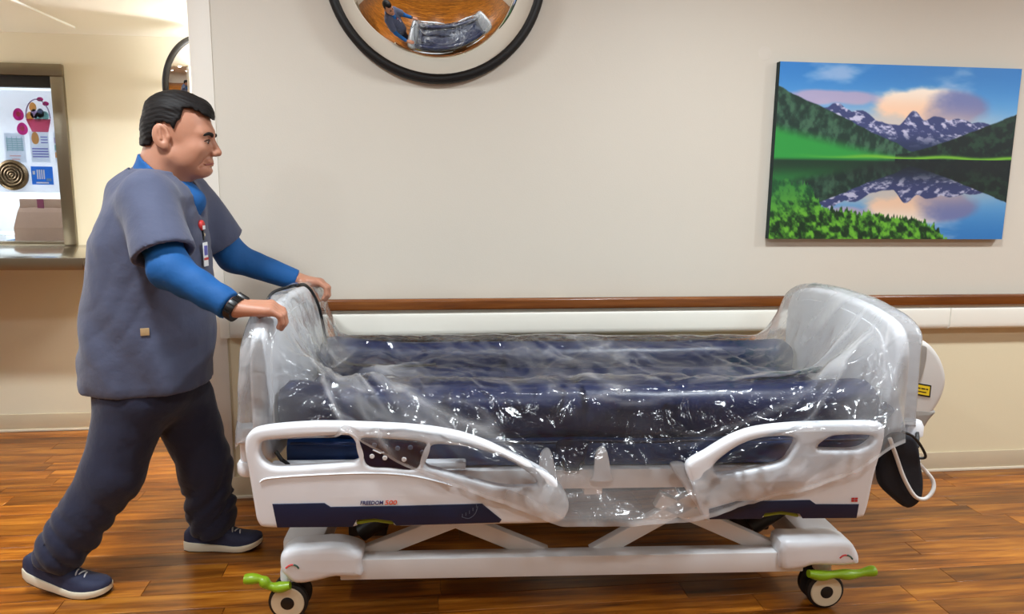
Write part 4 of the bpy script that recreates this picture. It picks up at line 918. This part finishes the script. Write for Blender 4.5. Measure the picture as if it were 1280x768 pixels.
# ---- head, neck, hands and the body under the clothes: the skin
def headf(p):
    q = (p-HC_)@RH
    y = np.abs(q[..., 1]); qs = np.stack([q[..., 0], y, q[..., 2]], -1)
    d = ell(qs, (-.012, 0, .034), (.103, .079, .090))
    d = smin(d, ell(qs, (.022, 0, -.035), (.078, .068, .088)), .035)
    d = smin(d, caps(qs, (-.015, .052, -.076), (.060, .022, -.112), .022, .018), .03)
    d = smin(d, caps(qs, (.0, .02, -.102), (.06, .008, -.116), .03, .02), .03)          # fuller under the jaw
    d = smin(d, ell(qs, (.080, 0, -.112), (.019, .023, .017)), .018)                    # chin
    d = smin(d, caps(qs, (.088, .004, .012), (.072, .046, .006), .013, .010), .022)     # brow
    d = smin(d, ell(qs, (.056, .046, -.045), (.030, .020, .022)), .028)                 # cheek
    d = smax(d, -ell(qs, (.106, .031, -.016), (.022, .019, .012)), .014)               # eye socket
    d = smin(d, ell(qs, (.0805, .032, -.018), (.0125, .0165, .0125)), .004)             # lids
    d = smin(d, ell(qs, (.030, .050, -.074), (.034, .018, .028)), .028)                  # lower cheek
    nose = smin(caps(qs, (.090, 0, .000), (.112, 0, -.046), .0085, .0125), ell(qs, (.102, .013, -.057), (.013, .0085, .0095)), .008)
    nose = smin(nose, ell(qs, (.1155, 0, -.052), (.0125, .0125, .0115)), .006)
    d = smin(d, nose, .009)
    d = smin(d, ell(qs, (.086, .0, -.080), (.014, .028, .011)), .010)                   # upper lip mound
    d = smax(d, -caps(qs, (.098, .019, -.060), (.066, .040, -.100), .0035, .0035), .012)  # fold beside the nose
    d = smin(d, caps(qs, (.0975, 0, -.0840), (.080, .026, -.0930), .0055, .003), .004)
    d = smin(d, caps(qs, (.0965, 0, -.0945), (.080, .024, -.0970), .0062, .003), .004)
    d = smax(d, -caps(qs, (.106, 0, -.0893), (.076, .031, -.0970), .0024, .0022), .003)  # mouth line
    d = smax(d, -ell(qs, (.100, 0, -.1035), (.008, .02, .004)), .006)
    Re = np.array(Matrix.Rotation(math.radians(-10), 3, 'Y'))
    ear = ell(qs, (-.042, .083, -.014), (.027, .0085, .040), Re)
    ear = smin(ear, ell(qs, (-.03, .080, -.044), (.013, .008, .014)), .006)
    ear = smax(ear, -ell(qs, (-.036, .093, -.010), (.016, .0105, .027), Re), .004); ear = smin(ear, caps(qs, (-.046, .086, .008), (-.040, .087, -.024), .004, .004), .004); ear = smin(ear, ell(qs, (-.018, .082, -.016), (.006, .006, .009)), .005)
    d = smin(d, ear, .007)
    nk = caps(p, NK0, NK1, .062, .066); nk = smin(nk, caps(p, hl(.01, 0, -.11), hl(-.045, 0, -.2), .04, .045), .03)
    nk = smin(nk, caps(p, hl(-.07, 0, -.04), hl(-.098, 0, -.15), .045, .045), .03)
    d = smin(d, nk, .03)
    return np.maximum(d, (HC_[2]-.24)-p[..., 2])
headpart = nets(headf, HC_-A3(.17, .13, .25), HC_+A3(.17, .13, .15), .0026, 'h', None)
def hand(p, Wr, E0, K, lat, up, side, rs=1.0):
    """wrist, elbow, knuckle centre, lateral axis (towards the little finger), up axis, side = sign of the thumb along lat"""
    f = (K-Wr)/np.linalg.norm(K-Wr); ax = (Wr-E0)/np.linalg.norm(Wr-E0)
    d = caps(p, Wr-ax*.09, Wr+f*.01, .034, .028)
    for o_, r_ in ((-.028, .0155), (-.009, .017), (.010, .017), (.028, .0155)):
        d = smin(d, caps(p, Wr+f*.012+lat*o_*.55, K+lat*o_-up*.004, .019, r_*.92), .016)
    for o_, L1, L2, L3 in ((-.030, .040, .026, .020), (-.010, .044, .029, .021), (.010, .042, .028, .021), (.029, .034, .022, .018)):
        k0 = K+lat*o_; rr = .0098 if abs(o_) < .02 else .0090
        a1 = k0+(f*.82-up*.57)*L1; a2 = a1+(f*.05-up*.998)*L2; a3 = a2+(-f*.55-up*.83)*L3
        d = smin(d, caps(p, k0, a1, rr*1.2, rr*1.06), .007); d = smin(d, caps(p, a1, a2, rr*1.06, rr), .004); d = smin(d, caps(p, a2, a3, rr, rr*.85), .004)
    b0 = Wr+f*.025+lat*side*.03-up*.006; b1 = b0+f*.03+lat*side*.016-up*.022; b2 = b1+f*.026-lat*side*.004-up*.024; b3 = b2+f*.012-lat*side*.006-up*.022
    d = smin(d, caps(p, Wr+f*.01, b0, .022, .016), .012); d = smin(d, caps(p, b0, b1, .0165, .0125), .008); d = smin(d, caps(p, b1, b2, .0125, .011), .004); d = smin(d, caps(p, b2, b3, .011, .009), .004)
    return d
Kn = pt(338, 384, 2.315); latn = A3(.10, -.97, -.22); latn /= np.linalg.norm(latn)
Kf = pt(399, 352, 2.985); latf = A3(.05, .99, -.10); latf /= np.linalg.norm(latf)
def upv(Wr, K, lat): f = (K-Wr)/np.linalg.norm(K-Wr); u = np.cross(f, lat); return u if u[2] > 0 else -u
hn = nets(lambda p: hand(p, Wn, En, Kn, latn, upv(Wn, Kn, latn), -1), np.minimum(Wn, Kn)-.11, np.maximum(Wn, Kn)+.11, .0026, 'h', None)
hf = nets(lambda p: hand(p, Wf, Ef, Kf, latf, upv(Wf, Kf, latf), -1), np.minimum(Wf, Kf)-.11, np.maximum(Wf, Kf)+.11, .0026, 'h', None)
def core(p):
    d = torso(p)+.045; d = np.minimum(d, ell(p, pt(188, 478, PY)+A3(0, 0, -.02), (.10, .13, .10)))
    for a, b, c, r0, r1, r2 in ((Sn, En, Wn, .05, .044, .028), (Sf, Ef, Wf, .05, .044, .028), (HPn, KNn, ANn, .07, .055, .038), (HPf, KNf, ANf, .07, .055, .038)):
        d = smin(d, smin(caps(p, a, b, r0, r1), caps(p, b, c, r1, r2), .02), .02)
    return smin(d, caps(p, NK0, NK1, .058, .06), .03)
cp_ = nets(core, (-1.36, 2.26, .04), (-.38, 3.08, 1.5), .012, 'c', None)
body = W(mesh_np('body', [cp_, headpart, hn, hf], M_skin, man))
# ---- hair
HAIR = [(.118, .044), (.100, .054), (.066, .074), (.038, .084), (.022, .078), (.013, .045), (-.004, .012), (-.016, .024), (-.030, .030), (-.056, .026), (-.071, .005), (-.074, -.030), (-.080, -.046), (-.125, -.052), (-.16, .05), (-.1, .17), (.08, .17), (.135, .10)]
def hairf(p):
    q = (p-HC_)@RH; qs = np.stack([q[..., 0], np.abs(q[..., 1]), q[..., 2]], -1)
    d = ell(qs, (-.012, 0, .034), (.103, .079, .090)); d = smin(d, ell(qs, (.022, 0, -.035), (.078, .068, .088)), .035)
    d = smin(d, caps(p, hl(-.06, 0, -.0), hl(-.08, 0, -.09), .056, .052), .03)
    st_ = .0006*np.sin(q[..., 2]*420+q[..., 0]*60+3*np.sin(q[..., 0]*40)+q[..., 1]*200)+.0012*nz(q, (40, 120, 120))
    th = .009+.009*sm(q[..., 2], .04, .11)+.006*np.exp(-((q[..., 0]-.085)/.025)**2)*sm(q[..., 2], .04, .07)
    d = d-th+st_
    return smax(d, poly2d(q[..., 0], q[..., 2], HAIR)+.002*np.sin(q[..., 0]*300), .006)
W(mesh_np('hair', [nets(hairf, HC_-A3(.17, .12, .12), HC_+A3(.17, .12, .17), .003, 'h', None)], M_hair, man, 'short dark brushed-back hair'))
def blob(name, c, r, m, parent=man, R=None, n=16):
    mb = MB(); V = []; 
    for i in range(n+1):
        a = math.pi*i/n
        for k in range(n*2): b_ = math.pi*k/n; V.append(np.array(c)+(R if R is not None else RH)@(np.array(r)*A3(math.sin(a)*math.cos(b_), math.sin(a)*math.sin(b_), math.cos(a))))
    mb.add(V, [(i*2*n+k, (i+1)*2*n+k, (i+1)*2*n+(k+1) % (2*n), i*2*n+(k+1) % (2*n)) for i in range(n) for k in range(2*n)])
    return W(mb.build(name, m, parent, smooth=True))
for s in (-1, 1):
    blob('eye', hl(.0842, s*.032, -.0200), (.0098, .0140, .0048), M_eye); blob('iris', hl(.0915, s*.0325, -.0208), (.0034, .0056, .0052), M_iris)
    P_ = [hl(.0985, s*.011, -.001), hl(.1000, s*.024, .0055), hl(.0935, s*.040, .007), hl(.079, s*.054, -.001)]
    W(MB().tube(crv(P_, 5, False), [.003, .0042, .005, .0055, .006, .0062, .0062, .006, .006, .0058, .0055, .005, .0045, .004, .003, .0018], 8, flat=1.0).build('eyebrow', M_hair, man, smooth=True))
    P_ = [hl(.0925, s*.017, -.0160), hl(.0945, s*.028, -.0130), hl(.0905, s*.039, -.0140), hl(.083, s*.049, -.0190)]
    W(MB().tube(crv(P_, 5, False), .0022, 6).build('eyelash', M_iris, man, smooth=True))
P_ = [hl(.0835, -.027, -.0955), hl(.0965, -.013, -.0905), hl(.1015, 0, -.0890), hl(.0965, .013, -.0905), hl(.0835, .027, -.0955)]
W(MB().tube(crv(P_, 5, False), .0022, 8).build('mouth', M_lip, man, smooth=True))
# ---- watch on the near wrist
wa = (Wn-En)/np.linalg.norm(Wn-En); wc = Wn+wa*.006; e1 = A3(0, -1, 0)-wa*(wa@A3(0, -1, 0)); e1 /= np.linalg.norm(e1); e2 = np.cross(e1, wa); e2 = e2 if e2[2] > 0 else -e2
MW = Matrix([[e1[i], e2[i], wa[i], wc[i]] for i in range(3)]+[[0, 0, 0, 1]])
wt_ = W(MB().lathe([(.031, -.012), (.0385, -.012), (.039, 0), (.0385, .012), (.031, .012)], 32, MW).build('watch', M_watch, man, smooth=True, label='black sports watch with chunky case'))
def mbox(name, x0, x1, y0, y1, z0, z1, M, m, parent, bevel=.002):
    mb = MB().box(x0, x1, y0, y1, z0, z1); mb.v = [tuple(M @ Vector(p)) for p in mb.v]; o = mb.build(name, m, parent, bevel=bevel); return W(o) if parent is man else o
ct_ = MW @ Matrix.Rotation(math.radians(42), 4, 'Z')
mbox('watch_case', -.02, .02, .034, .049, -.019, .019, ct_, M_watch, wt_, .004); mbox('watch_face', -.013, .013, .0492, .0502, -.013, .013, ct_, M_grey, wt_, 0)
for k in range(5):
    R_ = MW @ Matrix.Rotation(math.radians(-65+26*k-45), 4, 'Z'); mbox('strap_link', -.006, .006, .038, .0415, -.0115, .0115, R_, M_watch, wt_, .001)
# ---- badge and cloth tag, found on the scrub surface
def hit(x, y, fn, t0=2.2, t1=3.4):
    d = ray(x, y); T = np.linspace(t0, t1, 900); P = CAM+T[:, None]*d; k = np.argmax(fn(P) < 0); return P[k]
def nrm(p, fn): 
    e = .006; return np.array([float(fn((p+A3(*q)*e)[None])[0]-fn((p-A3(*q)*e)[None])[0]) for q in ((1, 0, 0), (0, 1, 0), (0, 0, 1))])
def frame_at(p, fn):
    n = nrm(p, fn); n[2] = 0; n /= np.linalg.norm(n); x = np.cross(A3(0, 0, 1), n); return Matrix([[x[i], n[i], (0, 0, 1)[i], p[i]] for i in range(3)]+[[0, 0, 0, 1]])
pb = hit(250, 282, scrub); MBd = frame_at(pb, scrub)
bd = W(MB().lathe([(0, .012), (.014, .012), (.018, .008), (.018, 0)], 24, MBd @ Matrix.Rotation(-math.pi/2, 4, 'X')).build('badge_reel', M_red, man, smooth=True, label='red and white badge reel on the chest'))
mbox('reel_sticker', -.012, .012, .0122, .0132, -.013, .0, MBd, M_white, bd, .0004)
mbox('badge_strap', -.006, .006, .006, .012, -.05, -.016, MBd, M_watch, bd, .001); mbox('badge_clip', -.007, .007, .012, .015, -.036, -.026, MBd, M_steeltop, bd, .001)
pc = hit(253, 318, scrub); MCd = frame_at(pc, scrub) @ Matrix.Translation((0, .006, .085))
mbox('badge_card', -.016, .016, .004, .0065, -.125, -.045, MCd, M_white, bd, .001); mbox('card_photo', -.012, .012, .0066, .0072, -.088, -.056, MCd, M_c2, bd, 0); mbox('card_stripe', -.016, .016, .0066, .0072, -.104, -.096, MCd, M_red, bd, 0)
pg = hit(181, 415, scrub); MT_ = frame_at(pg, scrub); ctg = mbox('cloth_tag', -.013, .013, .001, .005, -.012, .012, MT_, mat('tan_label', (190, 160, 116), .7), man, .001)
# ---- shoes
def shoe(name, heel, toe, zheel, ztoe, Ltot, label):
    d = np.array(toe)-np.array(heel); yaw_ = math.atan2(d[1], d[0]); 
    xs_ = [0, .02, .06, .11, .15, .19, .23, .26, .28, .288]
    hw_ = [.018, .030, .034, .035, .040, .0465, .0475, .042, .028, .010]
    ht_ = [.070, .092, .098, .102, .092, .072, .060, .050, .040, .030]
    st_ = [.036, .036, .034, .030, .028, .026, .026, .024, .022, .020]
    sw_ = [.024, .036, .041, .040, .044, .051, .052, .046, .032, .012]
    def bend(x, z):      # raised heel / raised toe
        t = x/.288; rise = zheel*np.clip((.62-t)/.62, 0, 1)**1.35 + ztoe*np.clip((t-.72)/.28, 0, 1)**1.6; return z+rise
    def build(nm, prof, m, parent, lab=None):
        G = []
        for x in np.linspace(0, .288, 40):
            sec = []
            for (yy, zz) in prof(x): sec.append((x, yy, bend(x, zz)))
            G.append(sec+[sec[0]])
        G = np.array(G); mb = MB().grid(G); mb.add(G[0, :-1], [tuple(range(G.shape[1]-1))]); mb.add(G[-1, :-1], [tuple(range(G.shape[1]-1))[::-1]])
        ca, sa = math.cos(yaw_), math.sin(yaw_); mb.v = [(heel[0]+x*ca-y_*sa, heel[1]+x*sa+y_*ca, z) for x, y_, z in mb.v]
        o = mb.build(nm, m, parent, smooth=True, label=lab); return W(o) if parent is man else o
    I = lambda a, x: float(np.interp(x, xs_, a))
    def up_prof(x):
        w_, h_, s_ = I(hw_, x), I(ht_, x), I(st_, x)*.85; return [(w_*math.copysign(abs(math.cos(a))**.7, math.cos(a)), s_+(h_-s_)*max(0, math.sin(a))**.8) for a in np.linspace(0, math.pi, 17)]
    def so_prof(x):
        w_, s_ = I(sw_, x), I(st_, x); return [(-w_*.95, .003), (-w_, .012), (-w_, s_*.9), (-w_*.96, s_), (0, s_*1.02), (w_*.96, s_), (w_, s_*.9), (w_, .012), (w_*.95, .003), (0, .003)]
    def ou_prof(x): w_ = I(sw_, x)*.94; return [(-w_, 0), (-w_, .0035), (w_, .0035), (w_, 0)]
    u_ = build(name, up_prof, M_shoe, man, label); build('sole', so_prof, M_sole, u_, 'off-white foam sole'); build('outsole', ou_prof, M_black, u_)
    ca, sa = math.cos(yaw_), math.sin(yaw_)
    for k in range(5):
        x = .150+.014*k; h_ = I(ht_, x)+.001; L_ = []
        for tt in np.linspace(-1, 1, 9): L_.append((x+.006*tt*(1 if k % 2 else -1), .024*tt, bend(x, h_-.012*abs(tt)**2.2)))
        o = MB().tube([(heel[0]+a*ca-b*sa, heel[1]+a*sa+b*ca, c) for a, b, c in L_], .0028, 6).build('lace', M_lace, u_, smooth=True)
    return u_
hN = onZ(36, 738, 0); tN = onZ(147, 742, 0); hF = onZ(233, 685, 0); tF = onZ(333, 684, 0)
shoe('shoe', hN, tN, .055, .012, .29, 'navy running shoe with raised heel'); shoe('shoe', hF, tF, 0, .022, .28, 'navy running shoe set flat with lifted toe')
